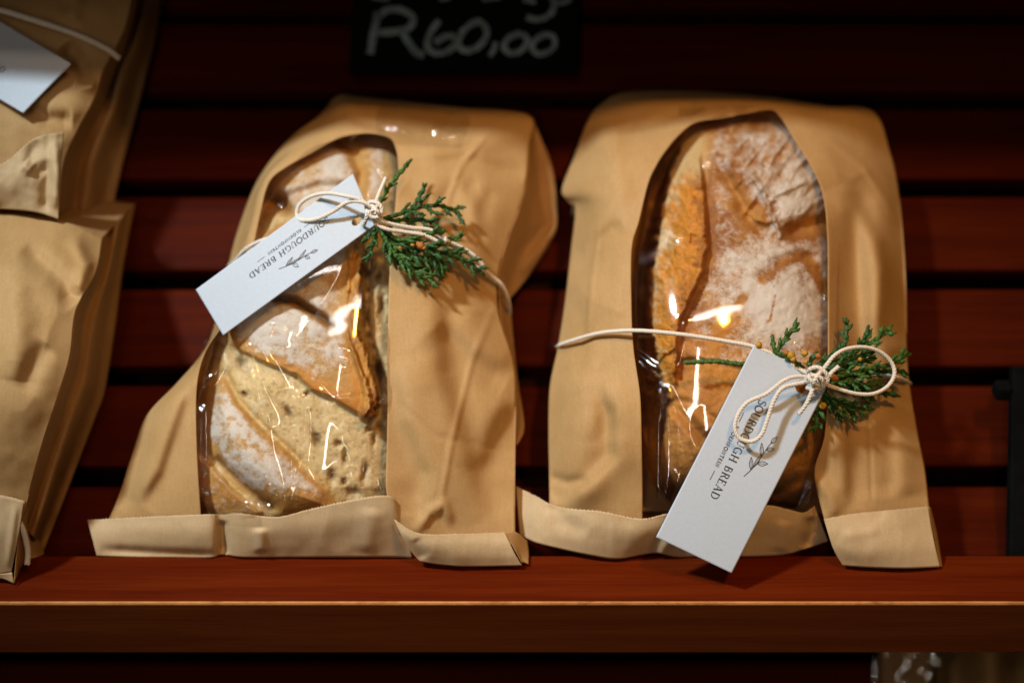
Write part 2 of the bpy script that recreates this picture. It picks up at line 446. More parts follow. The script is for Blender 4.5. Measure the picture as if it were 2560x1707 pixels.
def detail_right(X, Y, S):
    rag = 11 * fbm(Y / 16, X / 40, 3, 4)
    xe = np.interp(Y, [300, 380, 480, 570, 620, 690, 760, 830, 900, 950, 1000, 1080, 1180], [1715, 1690, 1655, 1642, 1634, 1622, 1620, 1625, 1636, 1655, 1675, 1660, 1630]) + rag
    xc = np.interp(Y, [300, 400, 500, 600, 680, 760, 850, 950, 1050], [1770, 1752, 1762, 1768, 1760, 1716, 1695, 1690, 1700]) + 6 * fbm(Y / 30, X * 0, 8, 3)
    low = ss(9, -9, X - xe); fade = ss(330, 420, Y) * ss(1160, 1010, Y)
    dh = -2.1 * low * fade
    q = np.clip((X - xe) / np.maximum(xc - xe, 20), 0, 1.0); ear = ss(0, 8, X - xe) * ss(7, -7, X - xc) * ss(360, 430, Y) * ss(985, 930, Y)
    dh = dh + ear * (.15 + .50 * q ** 1.5) + .17 * ear * fbm(X / 15, Y / 20, 11, 4) + .05 * ear * fbm(X / 5, Y / 6, 14, 2) + .22 * ear * fbm(X / 45, Y / 60, 12, 2)
    dh = dh - .04 * np.exp(-((X - xc - 10) / 9) ** 2) * ss(380, 440, Y) * ss(950, 880, Y)
    # the wrinkled floury end
    wz = polysd(X, Y, [(1800, 290), (1950, 260), (2110, 420), (2110, 560), (1990, 560), (1920, 600), (1860, 545), (1800, 420)])
    wm = ss(-15, 25, wz)
    rid = 1 - np.abs(fbm((X * .8 + Y * .6) / 42, (Y * .8 - X * .6) / 95, 21, 3)) * 2.4
    dh = dh + wm * .22 * np.clip(rid, -.4, 1) - .12 * wm
    for poly, wd, am in [([(1795, 400), (1830, 470), (1872, 540), (1905, 585)], 15, -.38), ([(1875, 435), (1905, 470), (1930, 490), (1975, 470), (2010, 455)], 8, .24),
                         ([(1868, 530), (1890, 548), (1915, 556), (1935, 550), (1925, 520), (1900, 470)], 7, .24), ([(1935, 550), (1945, 570), (1952, 592)], 6, .22),
                         ([(1985, 580), (2030, 560), (2075, 555)], 22, -.62), ([(1990, 380), (1955, 440)], 10, -.22), ([(1760, 700), (1830, 640), (1900, 650), (1985, 620)], 9, .05),
                         ([(1905, 690), (1960, 640), (2020, 640)], 14, -.10), ([(1690, 1000), (1740, 1010), (1790, 1050)], 10, -.2), ([(1640, 985), (1700, 1030), (1760, 1095), (1800, 1100)], 16, -.42),
                         ([(1940, 1232), (1990, 1205), (2035, 1195)], 16, -.3), ([(1720, 880), (1790, 930), (1830, 1000)], 12, .07), ([(1800, 780), (1775, 830), (1760, 880)], 14, -.07)]:
        d, _, al = segdist(X, Y, poly); dh = dh + am * np.exp(-(d / wd) ** 2)
    dh = dh + .10 * fbm(X / 80, Y / 80, 31, 3) + .05 * fbm(X / 18, Y / 18, 32, 3)
    # colours
    n1 = fbm(X / 60, Y / 60, 41, 4); n2 = fbm(X / 14, Y / 14, 42, 4)
    c = np.zeros(X.shape + (3,)) + np.array(GOLD)
    c = colour(c, (BROWN, np.clip(.36 + n1 * .9, 0, .8)), (ORANGE, .6 * ss(700, 900, Y) * ss(1150, 900, Y)))
    c = colour(c, (BROWN, np.clip(.55 + n2, .1, .9) * np.exp(-((X - xc - 14) / 20) ** 2) * ss(380, 440, Y) * ss(1000, 900, Y)))
    c = colour(c, (ORANGE, ear), (PALE, ear * np.clip(.85 - q * 1.9 + n2 * .9 + n1 * .5, 0, .85)), (BROWN, ear * np.clip(q * 2.2 - 1.45 + n2, 0, .7)))
    c = colour(c, (CRUMB, .75 * ss(480, 400, Y) * ss(1790, 1740, X) * (1 - low)))
    c = colour(c, (DARK, low * fade * np.clip(.75 + n2, .3, 1)), (BROWN, .6 * low * fade * (n2 > .15)))  # low side beside the ridge painted dark for its shade, brown crust patches
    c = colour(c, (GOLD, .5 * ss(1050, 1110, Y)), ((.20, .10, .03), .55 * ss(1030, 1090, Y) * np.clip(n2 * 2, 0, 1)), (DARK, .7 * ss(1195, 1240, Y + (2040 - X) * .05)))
    # flour
    fl = ss(-5, 45, X - xc) * ss(-40, 30, 905 - Y - (X - 1800) * -.18)
    fl = fl * (.62 + .55 * fbm(X / 70, Y / 55, 51, 3) + .35 * n2)
    dense = np.exp(-(((X - 1960) / 120) ** 2 + ((Y - 760) / 120) ** 2)) + .7 * np.exp(-(((X - 2020) / 60) ** 2 + ((Y - 500) / 50) ** 2)) + .35 * np.exp(-(((X - 1850) / 60) ** 2 + ((Y - 690) / 50) ** 2))
    fl = fl * .68 + .55 * dense + wm * .15 * np.clip(rid, 0, 1)
    for poly, wd in [([(1905, 700), (1960, 655), (2010, 640), (2060, 720)], 14), ([(1780, 870), (1820, 800), (1860, 740)], 12), ([(1925, 800), (1938, 740)], 5), ([(1985, 580), (2070, 560)], 26), ([(1830, 450), (1895, 560)], 18)]:
        d, _, _ = segdist(X, Y, poly); fl = fl - .75 * np.exp(-(d / wd) ** 2)
    fl = fl * (1 - ear) * (1 - low * fade) * ss(1010, 930, Y)
    return dh, c, np.clip(fl, 0, 1)


rows_r = [(272, 1840, 1950, 2.0, 3.6), (300, 1735, 2010, 1.8, 5.2), (360, 1680, 2060, 1.6, 5.6), (450, 1632, 2108, 1.5, 6.0), (600, 1602, 2122, 1.5, 6.25), (800, 1590, 2122, 1.5, 6.25),
          (950, 1592, 2112, 1.5, 5.9), (1050, 1600, 2085, 1.5, 5.8), (1130, 1612, 2070, 1.5, 5.2), (1200, 1635, 2050, 1.5, 4.6), (1262, 1700, 1990, 1.5, 3.4)]
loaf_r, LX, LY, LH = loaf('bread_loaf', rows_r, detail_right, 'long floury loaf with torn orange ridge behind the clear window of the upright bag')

FLAP = [(576, 861), (556, 790), (590, 650), (690, 560), (880, 540), (898, 600), (880, 640), (872, 720), (863, 780), (867, 815), (881, 861), (898, 903), (912, 938), (928, 987), (926, 1025), (914, 1046), (870, 1022), (828, 997), (776, 973), (740, 938), (684, 917), (635, 896)]
LOBE2 = [(520, 960), (565, 935), (593, 997), (635, 1047), (670, 1085), (720, 1127), (755, 1166), (820, 1225), (860, 1290), (700, 1300), (655, 1262), (583, 1205), (540, 1150), (500, 1100)]
LOBE3 = [(480, 1130), (530, 1165), (583, 1225), (650, 1280), (640, 1330), (480, 1330), (440, 1200)]


def detail_left(X, Y, S):
    n1 = fbm(X / 60, Y / 60, 61, 4); n2 = fbm(X / 14, Y / 14, 62, 4); n3 = fbm(X / 6, Y / 6, 63, 3)
    rag = 7 * n2
    sdf = polysd(X + rag * .8 * ss(800, 900, X), Y + rag * .5, FLAP)
    inflap = ss(-6, 7, sdf)
    # ragged golden ear along the right side of the flap
    earline = [(905, 585), (893, 640), (886, 720), (880, 790), (890, 850), (908, 905), (920, 945), (927, 990), (918, 1040)]
    d, sd, al = segdist(X, Y, earline)
    nb = fbm(X / 40, Y / 40, 66, 3); rr = -sd * d; fib = fbm(X / 12, Y / 45, 67, 3)
    ear = ss(-26, -14, rr + 5 * nb) * ss(20, 10, rr + 13 * nb + 7 * n3 + 5 * n2) * ss(560, 600, Y) * ss(1062, 1040, Y)
    sl2 = polysd(X, Y, LOBE2); l2 = ss(-7, 9, sl2); sl3 = polysd(X, Y, LOBE3); l3 = ss(-8, 8, sl3)
    crumb = (1 - np.maximum(inflap, np.maximum(l2, l3))) * (1 - ear)
    upper = ss(560, 520, Y)                       # floury lobes at the top end
    crumb = crumb * (1 - upper * ss(980, 930, X))
    dh = .62 * inflap * (.75 + .25 * ss(0, 90, sdf)) + ear * (.40 + .45 * ss(-22, 12, rr) + .12 * fib) + .55 * l2 * ss(0, 70, sl2) + .20 * l2 + .45 * l3
    dh = dh - .55 * np.exp(-((d - 32) / 14) ** 2) * (sd < 0) * ss(600, 660, Y) * ss(1000, 940, Y)
    for poly, wd, am in [([(690, 742), (740, 755), (790, 785), (835, 815)], 11, -.75), ([(640, 560), (700, 500), (800, 470), (870, 470)], 18, -.6), ([(655, 455), (680, 495), (720, 520)], 20, -.9),
                         ([(850, 350), (885, 385), (905, 430), (900, 480)], 16, -.55), ([(548, 1150), (600, 1200), (680, 1268)], 12, -.35), ([(560, 935), (600, 1010), (660, 1070), (750, 1150)], 10, -.2),
                         ([(600, 640), (650, 620)], 12, -.5)]:
        dd, _, _ = segdist(X, Y, poly); dh = dh + am * np.exp(-(dd / wd) ** 2)
    hole = np.zeros(X.shape)
    for hx, hy, rx, ry, an in [(722, 1030, 7, 24, -.45), (790, 1098, 11, 24, -.4), (846, 1110, 9, 8, 0), (862, 1140, 7, 22, .1), (830, 1190, 12, 16, 0), (885, 1232, 20, 14, .5), (912, 1180, 8, 22, .2), (935, 1095, 5, 18, 0),
                               (950, 1065, 10, 12, 0), (766, 985, 6, 9, .4), (612, 985, 9, 8, 0), (860, 1205, 8, 8, 0), (600, 905, 12, 22, -.3), (925, 1075, 8, 6, 0), (945, 920, 14, 26, .2), (955, 760, 9, 30, 0), (948, 690, 8, 14, .3), (915, 790, 6, 20, 0)]:
        cx, cy = X - hx + 5 * n2, Y - hy + 5 * n3; a, b = cx * math.cos(an) + cy * math.sin(an), -cx * math.sin(an) + cy * math.cos(an)
        hole = np.maximum(hole, np.exp(-((a / rx) ** 2 + (b / ry) ** 2) * 1.1))
    small = ss(.30, .55, n2 + .2 * n3) * crumb
    dh = dh - .28 * hole * crumb - .03 * small + crumb * .016 * fbm(X / 9, Y / 14, 71, 3)
    dh = dh + .08 * n1 + .03 * n2 + ear * .05 * n3 * ss(-10, 10, rr)
    c = np.zeros(X.shape + (3,)) + np.array((.52, .29, .09))
    c = colour(c, (GOLD, np.clip(.4 + n1, 0, .8)))
    c = colour(c, (ORANGE, .75 * inflap * ss(60, 8, sdf) * ss(860, 960, Y)), (BROWN, .6 * inflap * ss(25, 2, sdf) * ss(930, 1000, Y)))
    c = colour(c, (CRUMB, crumb), ((.55, .37, .15), crumb * np.clip(n1 + .2, 0, .6)), ((.60, .38, .12), crumb * ss(24, 4, np.abs(sl2)) * .8), ((.40, .22, .06), .5 * crumb * ss(600, 560, X)))
    c = colour(c, ((.13, .06, .02), hole * crumb * .9), ((.42, .27, .10), .55 * small), ((.34, .20, .07), .75 * crumb * ss(.42, .62, fbm(X / 8, Y / 11, 93, 3) + .25 * n1)), ((.80, .66, .42), .45 * crumb * ss(.15, .5, fbm(X / 22, Y / 30, 94, 3))))
    c = colour(c, ((.55, .26, .05), ear), (BROWN, ear * np.clip(.05 + fib * 1.2 + .35 * ss(-8, 14, rr) + .5 * ss(930, 1040, Y), 0, .85)), (PALE, ear * np.clip(n3 * 1.2 - .35, 0, .4)))
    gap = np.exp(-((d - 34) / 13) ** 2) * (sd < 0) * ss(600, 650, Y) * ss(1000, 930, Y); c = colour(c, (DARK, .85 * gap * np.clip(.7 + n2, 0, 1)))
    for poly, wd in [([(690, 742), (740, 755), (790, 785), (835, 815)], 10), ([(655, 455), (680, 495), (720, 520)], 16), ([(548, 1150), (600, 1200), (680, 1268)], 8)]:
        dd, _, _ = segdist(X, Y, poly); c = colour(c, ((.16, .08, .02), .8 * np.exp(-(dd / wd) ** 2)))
    fl = inflap * ss(4, 40, sdf + 14 * n2) * (.66 + .45 * n1 + .3 * n2) * (1 - .75 * ss(890, 985, Y + (X - 800) * .3))
    fl = fl + l2 * ss(2, 30, sl2) * (.66 + .5 * n2 + .4 * n1) * ss(1270, 1190, Y) + l3 * .25 * (1 + n2)
    fl = fl + upper * (.62 + .5 * n1 + .2 * n2) * (1 - crumb)
    for poly, wd in [([(690, 742), (740, 755), (790, 785), (835, 815)], 14), ([(655, 455), (680, 495), (720, 520)], 26), ([(850, 350), (885, 385), (905, 430), (900, 480)], 18), ([(600, 640), (650, 620)], 14)]:
        dd, _, _ = segdist(X, Y, poly); fl = fl - .9 * np.exp(-(dd / wd) ** 2)
    fl = fl * (1 - ear)
    return dh, c, np.clip(fl, 0, 1)


rows_l = [(325, 830, 960, 1.6, 4.0), (350, 770, 995, 1.5, 4.8), (410, 690, 1020, 1.5, 5.3), (480, 648, 1035, 1.5, 5.7), (600, 600, 1045, 1.5, 5.6), (700, 572, 1045, 1.5, 5.6), (800, 545, 1045, 1.5, 5.5), (900, 515, 1045, 1.5, 5.2),
          (1000, 494, 1045, 1.5, 5.0), (1100, 480, 1040, 1.5, 4.5), (1180, 474, 1030, 1.5, 4.0), (1240, 480, 1010, 1.5, 3.6), (1300, 520, 960, 1.5, 3.0), (1340, 600, 900, 1.5, 2.2)]
loaf_l, MX, MY, MH = loaf('bread_loaf', rows_l, detail_left, 'floury scored loaf with ragged brown flap and open crumb in the slumped bag')


def overheight(X, Y, GX, GY, GH):
    """smooth surface stretched just above the loaf: a low polynomial fitted to its height, lifted clear of the bumps"""
    cx, cy, sx, sy = GX.mean(), GY.mean(), GX.std() * 2, GY.std() * 2
    T = lambda x, y: np.stack([((x - cx) / sx) ** i * ((y - cy) / sy) ** j for i in range(5) for j in range(6) if i + j <= 5], -1)
    k = np.zeros(GX.shape, bool); k[::4, ::4] = True; k &= GH > 3.0
    A = T(GX[k], GY[k]); c, *_ = np.linalg.lstsq(A, GH[k], rcond=None)
    lift = np.percentile(GH[k] - A @ c, 99.7)
    return T(X, Y) @ c + lift


def film(name, rows, nu, nv, parent, loafgrid, creases, seed, wr=.006, wsc=90.):
    """clear film stretched over the loaf: rows of (px,py,h) are its edges, it never dips below the crust"""
    S = np.asarray(rows, float); A = catmull(np.stack([catmull(r, nv) for r in S]), nu); X, Y, Hh = A[..., 0], A[..., 1], A[..., 2]
    if loafgrid is not None:
        vv = np.linspace(0, 1, nv)[None]; cap = 4 * ss(.07, .24, np.minimum(vv, 1 - vv))
        Hh = np.minimum(np.maximum(Hh, overheight(X, Y, *loafgrid) + .04), Hh + cap)
    Hh = Hh + wr * fbm(X / wsc, Y / wsc, seed, 3)
    for poly, wd, amp in creases:
        d, sd, al = segdist(X, Y, poly); env = np.clip(np.minimum(al, 1 - al) * 8, 0, 1) ** .6
        Hh = Hh + amp * 1.5 * env * np.exp(-(d / (wd * 1.9)) ** 2)
    return link(name, P(X, Y, Hh), gridfaces(nu, nv), FILM, parent)


# ------------------------------------------------------------------ paper bags
def under(name, outer, parent, mat, inset=.006, low=.003):
    """side and back of a bag: from its front outline down to the rack"""
    A = smoothpath(outer, 9); top = P(A[:, 0], A[:, 1], A[:, 2] - .03); u, v, h = UVH(top)
    cu, cv = u.mean(), v.mean(); L = np.hypot(u - cu, v - cv); k = len(u)
    mid = XYZ(u - (u - cu) / L * inset * 1.6, v - (v - cv) / L * inset * 1.6, h * .5)
    bot = XYZ(u - (u - cu) / L * inset, v - (v - cv) / L * inset, np.full_like(h, low))
    V = np.concatenate([top, mid, bot]); fs = gridfaces(3, k)
    link('side_gusset', V, fs, mat, parent, solid=.0002)
    c = XYZ(np.array([cu]), np.array([cv]), np.array([low]))
    link('back_panel', np.concatenate([bot, c]), [(i, i + 1, k) for i in range(k - 1)] + [(k - 1, 0, k)], mat, parent, smooth=False)


# --- the upright bag (right)
bag_r = empty('bread_bag', P(1850, 1380, 0.5), 'upright brown paper bread bag with arched clear window, tag hanging over its folded bottom', 'paper bag', 'brown paper bread bags')
ST_R = [
 [(1376, 1275, 2.7), (1450, 1290, 3.3), (1530, 1300, 3.7), (1606, 1312, 3.9)],
 [(1374, 1262, 2.8), (1450, 1275, 3.4), (1530, 1285, 3.8), (1606, 1296, 4.0)],
 [(1373, 1190, 2.8), (1445, 1200, 4.3), (1530, 1200, 4.6), (1606, 1205, 4.8)],
 [(1371, 1090, 3.0), (1445, 1090, 4.8), (1530, 1090, 5.3), (1604, 1095, 5.6)],
 [(1374, 970, 3.0), (1450, 970, 5.0), (1530, 975, 5.8), (1600, 985, 6.1)],
 [(1395, 865, 3.0), (1460, 860, 4.7), (1530, 860, 5.7), (1583, 865, 6.2)],
 [(1413, 750, 3.0), (1470, 745, 4.9), (1530, 745, 5.9), (1578, 745, 6.3)],
 [(1428, 620, 3.0), (1485, 615, 4.8), (1535, 615, 5.8), (1579, 620, 6.3)],
 [(1437, 515, 3.0), (1490, 525, 4.8), (1550, 540, 5.8), (1598, 550, 6.2)],
 [(1404, 480, 2.6), (1480, 470, 4.8), (1560, 470, 5.8), (1620, 460, 6.1)],
 [(1436, 390, 2.8), (1500, 400, 4.7), (1570, 415, 5.7), (1640, 415, 6.0)],
 [(1468, 305, 2.8), (1530, 345, 4.5), (1595, 375, 5.4), (1662, 380, 5.8)],
 [(1500, 262, 2.8), (1570, 305, 4.3), (1630, 335, 5.2), (1697, 338, 5.5)],
 [(1560, 232, 2.8), (1620, 262, 4.0), (1680, 287, 4.8), (1740, 306, 5.2)],
 [(1700, 228, 2.8), (1740, 250, 3.9), (1775, 275, 4.7), (1805, 296, 5.1)],
 [(1800, 232, 2.8), (1825, 248, 3.8), (1845, 268, 4.6), (1865, 284, 5.0)],
 [(1930, 243, 2.8), (1928, 253, 3.7), (1926, 265, 4.6), (1925, 275, 5.0)],
 [(2066, 264, 2.8), (2030, 273, 3.8), (1990, 282, 4.7), (1950, 292, 5.1)],
 [(2182, 278, 2.8), (2120, 300, 4.0), (2050, 325, 5.0), (1985, 348, 5.4)],
 [(2225, 380, 2.9), (2160, 395, 4.4), (2090, 412, 5.3), (2035, 430, 5.7)],
 [(2245, 470, 3.0), (2190, 480, 4.5), (2125, 490, 5.0), (2060, 500, 5.9)],
 [(2258, 600, 3.0), (2200, 600, 4.7), (2135, 600, 4.75), (2069, 600, 6.1)],
 [(2265, 720, 3.0), (2207, 720, 4.8), (2140, 720, 4.75), (2070, 720, 6.2)],
 [(2267, 860, 3.0), (2208, 860, 4.6), (2142, 860, 4.7), (2070, 860, 6.1)],
 [(2274, 960, 3.0), (2212, 970, 4.4), (2140, 975, 4.9), (2069, 985, 5.8)],
 [(2292, 1070, 3.0), (2215, 1080, 4.3), (2140, 1085, 4.9), (2060, 1095, 5.2)],
 [(2312, 1170, 3.0), (2225, 1178, 4.0), (2135, 1182, 4.4), (2036, 1182, 4.4)],
 [(2322, 1262, 3.0), (2230, 1272, 3.5), (2150, 1282, 3.8), (2060, 1296, 3.8)],
 [(2326, 1285, 2.9), (2232, 1295, 3.3), (2152, 1305, 3.6), (2066, 1318, 3.6)]]
cr_r = [([(1420, 700), (1500, 760), (1580, 790)], 9, .06, 'tent'), ([(1500, 560), (1480, 700), (1470, 840)], 11, .08, 'tent'), ([(2090, 1010), (2200, 1100), (2310, 1130)], 9, .06, 'tent'), ([(2060, 340), (2160, 420), (2250, 560)], 12, .08, 'tent'), ([(2170, 1000), (2180, 1260)], 9, -.05, 'tent'), ([(2118, 455), (2150, 520), (2195, 600), (2212, 680), (2208, 780), (2195, 860)], 20, .42, 'step'), ([(2130, 480), (2140, 600), (2150, 760), (2160, 900)], 24, -.16, 'ridge'),
        ([(1440, 620), (1500, 560), (1545, 480), (1530, 380), (1490, 290)], 34, .24, 'ridge'), ([(1440, 700), (1500, 600), (1555, 560)], 22, -.2, 'ridge'),
        ([(1545, 330), (1620, 320), (1700, 290), (1760, 260)], 20, -.3, 'ridge'), ([(1395, 1262), (1470, 1205), (1535, 1140), (1530, 1030), (1490, 950)], 16, .30, 'step'),
        ([(1374, 1190), (1420, 1205), (1470, 1200)], 12, -.16, 'ridge'), ([(1460, 930), (1500, 1000), (1500, 1100)], 20, .16, 'step'), ([(2110, 1010), (2120, 1120), (2120, 1270)], 16, .24, 'step'),
        ([(2235, 1050), (2240, 1150), (2245, 1240)], 20, -.22, 'step'), ([(2040, 1190), (2075, 1240), (2090, 1290)], 18, .2, 'ridge'), ([(2100, 870), (2180, 900), (2260, 930)], 18, -.12, 'ridge'),
        ([(1820, 262), (1835, 300)], 8, .1, 'ridge'), ([(1450, 750), (1460, 850), (1445, 960)], 20, -.1, 'ridge')]
sheet('front_panel', ST_R, 330, 60, KRAFT, bag_r, cr_r, .09, 160., 3)
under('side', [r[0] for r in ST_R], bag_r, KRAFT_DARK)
FR = [[(1700, 268, 4.4), (1800, 266, 4.6), (1880, 262, 4.6), (1985, 285, 4.4)], [(1660, 330, 4.8), (1770, 330, 5.6), (1880, 330, 5.6), (2010, 335, 5.0)], [(1610, 430, 5.3), (1740, 430, 6.4), (1910, 430, 6.3), (2070, 430, 5.4)],
      [(1575, 560, 5.6), (1730, 560, 6.8), (1920, 560, 6.8), (2095, 560, 5.6)], [(1552, 720, 5.8), (1720, 720, 7.1), (1920, 720, 7.0), (2098, 720, 5.7)], [(1555, 870, 5.6), (1720, 870, 7.0), (1920, 870, 6.9), (2098, 870, 5.6)],
      [(1572, 990, 5.4), (1720, 990, 6.3), (1920, 990, 6.4), (2096, 990, 5.3)], [(1576, 1100, 5.0), (1720, 1100, 5.5), (1920, 1100, 5.6), (2090, 1100, 4.6)], [(1578, 1200, 4.3), (1720, 1205, 4.7), (1920, 1200, 4.7), (2070, 1195, 4.0)],
      [(1582, 1310, 3.5), (1720, 1310, 3.7), (1920, 1310, 3.7), (2080, 1310, 3.4)]]
fc_r = [([(1712, 790), (1696, 850), (1680, 915)], 5, .10), ([(1580, 875), (1630, 912), (1645, 922)], 4, .10), ([(1585, 895), (1645, 950)], 4, .09), ([(1648, 955), (1645, 1050), (1643, 1160), (1640, 1270)], 5, .14),
        ([(1650, 960), (1658, 1060), (1655, 1160), (1650, 1262)], 4, .09), ([(1665, 960), (1695, 1040), (1705, 1120), (1708, 1175)], 5, .12), ([(1672, 1000), (1690, 1080), (1692, 1140)], 4, .07), ([(2000, 880), (2020, 862), (2050, 858)], 11, .22),
        ([(2020, 1160), (2030, 1190)], 4, .08), ([(2010, 1270), (2025, 1225), (2030, 1200)], 5, .12), ([(1690, 560), (1700, 600)], 4, .06), ([(1770, 300), (1775, 360), (1772, 420)], 9, .14), ([(1700, 1180), (1675, 1262)], 6, .08), ([(2066, 700), (2067, 900)], 5, .06)]
film('window_film', FR, 440, 240, bag_r, (LX, LY, LH), fc_r, 5)
xs = [(1290, 1216, 1300, 1338, 2.3, 2.2), (1335, 1237, 1345, 1357, 2.9, 2.6), (1395, 1266, 1405, 1372, 3.5, 2.8), (1500, 1277, 1480, 1388, 4.2, 2.9), (1600, 1296, 1545, 1396, 4.4, 2.9), (1665, 1284, 1635, 1382, 4.5, 2.7), (1720, 1276, 1690, 1391, 4.3, 2.6),
      (1780, 1270, 1755, 1391, 4.4, 2.6), (1850, 1262, 1840, 1391, 4.4, 2.6), (1920, 1262, 1900, 1390, 4.4, 2.6), (1975, 1274, 1965, 1385, 4.2, 2.6), (2010, 1281, 2005, 1374, 4.0, 2.5), (2036, 1264, 2070, 1352, 3.6, 2.3)]
sheet('bottom_fold', [[(a, b, h1), ((a * 2 + c) / 3, (b * 2 + d) / 3, h1 * .72 + h2 * .28 + .12), ((a + c * 2) / 3, (b + d * 2) / 3, h1 * .36 + h2 * .64 + .12), (c, d, h2)] for a, b, c, d, h1, h2 in xs], 260, 26, KRAFT_IN, bag_r,
      [([(1385, 1255), (1400, 1300), (1470, 1330)], 22, -.14, 'ridge'), ([(1690, 1330), (1660, 1370), (1650, 1390)], 14, .2, 'ridge'), ([(2025, 1290), (2030, 1330), (2010, 1370)], 14, -.3, 'ridge'), ([(1960, 1300), (1950, 1380)], 20, .12, 'ridge')], .07, 80., 13, zig=0)
fl_r = [[(2060, 1297, 4.1), (2071, 1335, 4.0), (2085, 1375, 3.7), (2107, 1413, 3.2)], [(2130, 1284, 4.1), (2140, 1330, 4.1), (2155, 1375, 3.9), (2180, 1418, 3.3)], [(2230, 1274, 3.9), (2238, 1320, 3.9), (2250, 1370, 3.8), (2270, 1420, 3.3)], [(2320, 1265, 3.4), (2328, 1315, 3.4), (2338, 1365, 3.4), (2350, 1416, 3.1)]]
flap_o = sheet('bottom_flap', fl_r, 110, 30, KRAFT_IN, bag_r, [([(2100, 1340), (2200, 1325)], 14, .06, 'ridge')], .05, 80., 17, zig=0)[0]
sheet('flap_side', [[(2321, 1266, 3.3), (2334, 1330, 3.2), (2351, 1416, 3.05)], [(2327, 1268, 2.6), (2343, 1335, 2.6), (2356, 1417, 2.9)]], 8, 20, KRAFT, flap_o, (), .02, 60., 18)

# --- the slumped bag (left of it)
bag_l = empty('bread_bag', P(760, 1385, 0.5), 'slumped brown paper bread bag leaning left, white tag across its upper window', 'paper bag', 'brown paper bread bags')
ST_L = [
 [(268, 1312, 2.6), (350, 1309, 2.9), (430, 1307, 3.2), (503, 1304, 3.4)],
 [(274, 1294, 2.7), (350, 1291, 3.1), (430, 1289, 3.4), (502, 1286, 3.6)],
 [(300, 1230, 2.9), (370, 1215, 3.7), (435, 1205, 4.1), (496, 1200, 4.3)],
 [(327, 1145, 3.1), (385, 1125, 4.1), (440, 1110, 4.6), (491, 1100, 4.8)],
 [(366, 1040, 3.2), (410, 1025, 4.3), (450, 1010, 4.9), (490, 1000, 5.2)],
 [(440, 960, 3.3), (460, 950, 4.2), (480, 940, 4.8), (497, 930, 5.2)],
 [(505, 885, 3.2), (510, 880, 3.9), (513, 875, 4.4), (518, 870, 4.8)],
 [(533, 825, 3.0), (543, 818, 3.8), (551, 812, 4.4), (560, 805, 4.8)],
 [(560, 715, 3.0), (575, 710, 4.1), (590, 705, 4.9), (605, 700, 5.1)],
 [(577, 640, 3.0), (595, 635, 4.3), (612, 628, 5.1), (631, 620, 5.4)],
 [(600, 560, 3.0), (616, 553, 4.4), (633, 547, 5.2), (649, 540, 5.5)],
 [(640, 460, 3.0), (650, 458, 4.4), (661, 457, 5.3), (672, 456, 5.6)],
 [(690, 385, 3.0), (699, 395, 4.3), (708, 405, 5.2), (718, 416, 5.5)],
 [(740, 333, 2.9), (754, 350, 4.2), (767, 366, 5.0), (780, 382, 5.3)],
 [(800, 288, 2.8), (815, 308, 4.0), (830, 328, 4.8), (845, 346, 5.1)],
 [(843, 240, 2.7), (865, 272, 3.9), (885, 306, 4.7), (905, 334, 5.0)],
 [(900, 243, 2.7), (915, 275, 3.9), (930, 308, 4.7), (945, 336, 5.0)],
 [(1000, 253, 2.7), (990, 285, 4.0), (984, 318, 4.8), (978, 348, 5.1)],
 [(1150, 268, 2.7), (1090, 318, 4.3), (1040, 350, 5.0), (992, 380, 5.3)],
 [(1322, 288, 2.8), (1200, 345, 4.5), (1090, 385, 5.4), (996, 420, 5.6)],
 [(1322, 366, 3.2), (1200, 400, 4.8), (1090, 430, 5.6), (993, 455, 5.9)],
 [(1315, 450, 3.6), (1200, 470, 5.0), (1090, 495, 5.9), (988, 520, 6.1)],
 [(1293, 531, 3.9), (1190, 550, 5.3), (1080, 570, 6.1), (980, 590, 6.3)],
 [(1268, 600, 4.1), (1170, 620, 5.5), (1075, 640, 6.1), (975, 656, 6.4)],
 [(1246, 680, 4.1), (1155, 690, 5.5), (1065, 710, 6.1), (972, 730, 6.3)],
 [(1246, 780, 3.9), (1155, 785, 5.3), (1060, 800, 5.9), (970, 822, 6.2)],
 [(1284, 905, 3.5), (1180, 910, 4.9), (1070, 910, 5.7), (968, 910, 6.0)],
 [(1289, 1010, 3.3), (1180, 1010, 4.7), (1070, 1010, 5.4), (969, 1010, 5.7)],
 [(1288, 1110, 3.1), (1180, 1110, 4.3), (1070, 1115, 4.9), (967, 1120, 5.1)],
 [(1287, 1215, 3.1), (1180, 1220, 3.9), (1070, 1225, 4.3), (966, 1230, 4.6)],
 [(1288, 1330, 3.1), (1190, 1332, 3.4), (1080, 1333, 3.6), (988, 1300, 4.0)],
 [(1292, 1360, 3.0), (1195, 1362, 3.2), (1090, 1365, 3.4), (1000, 1330, 3.8)]]
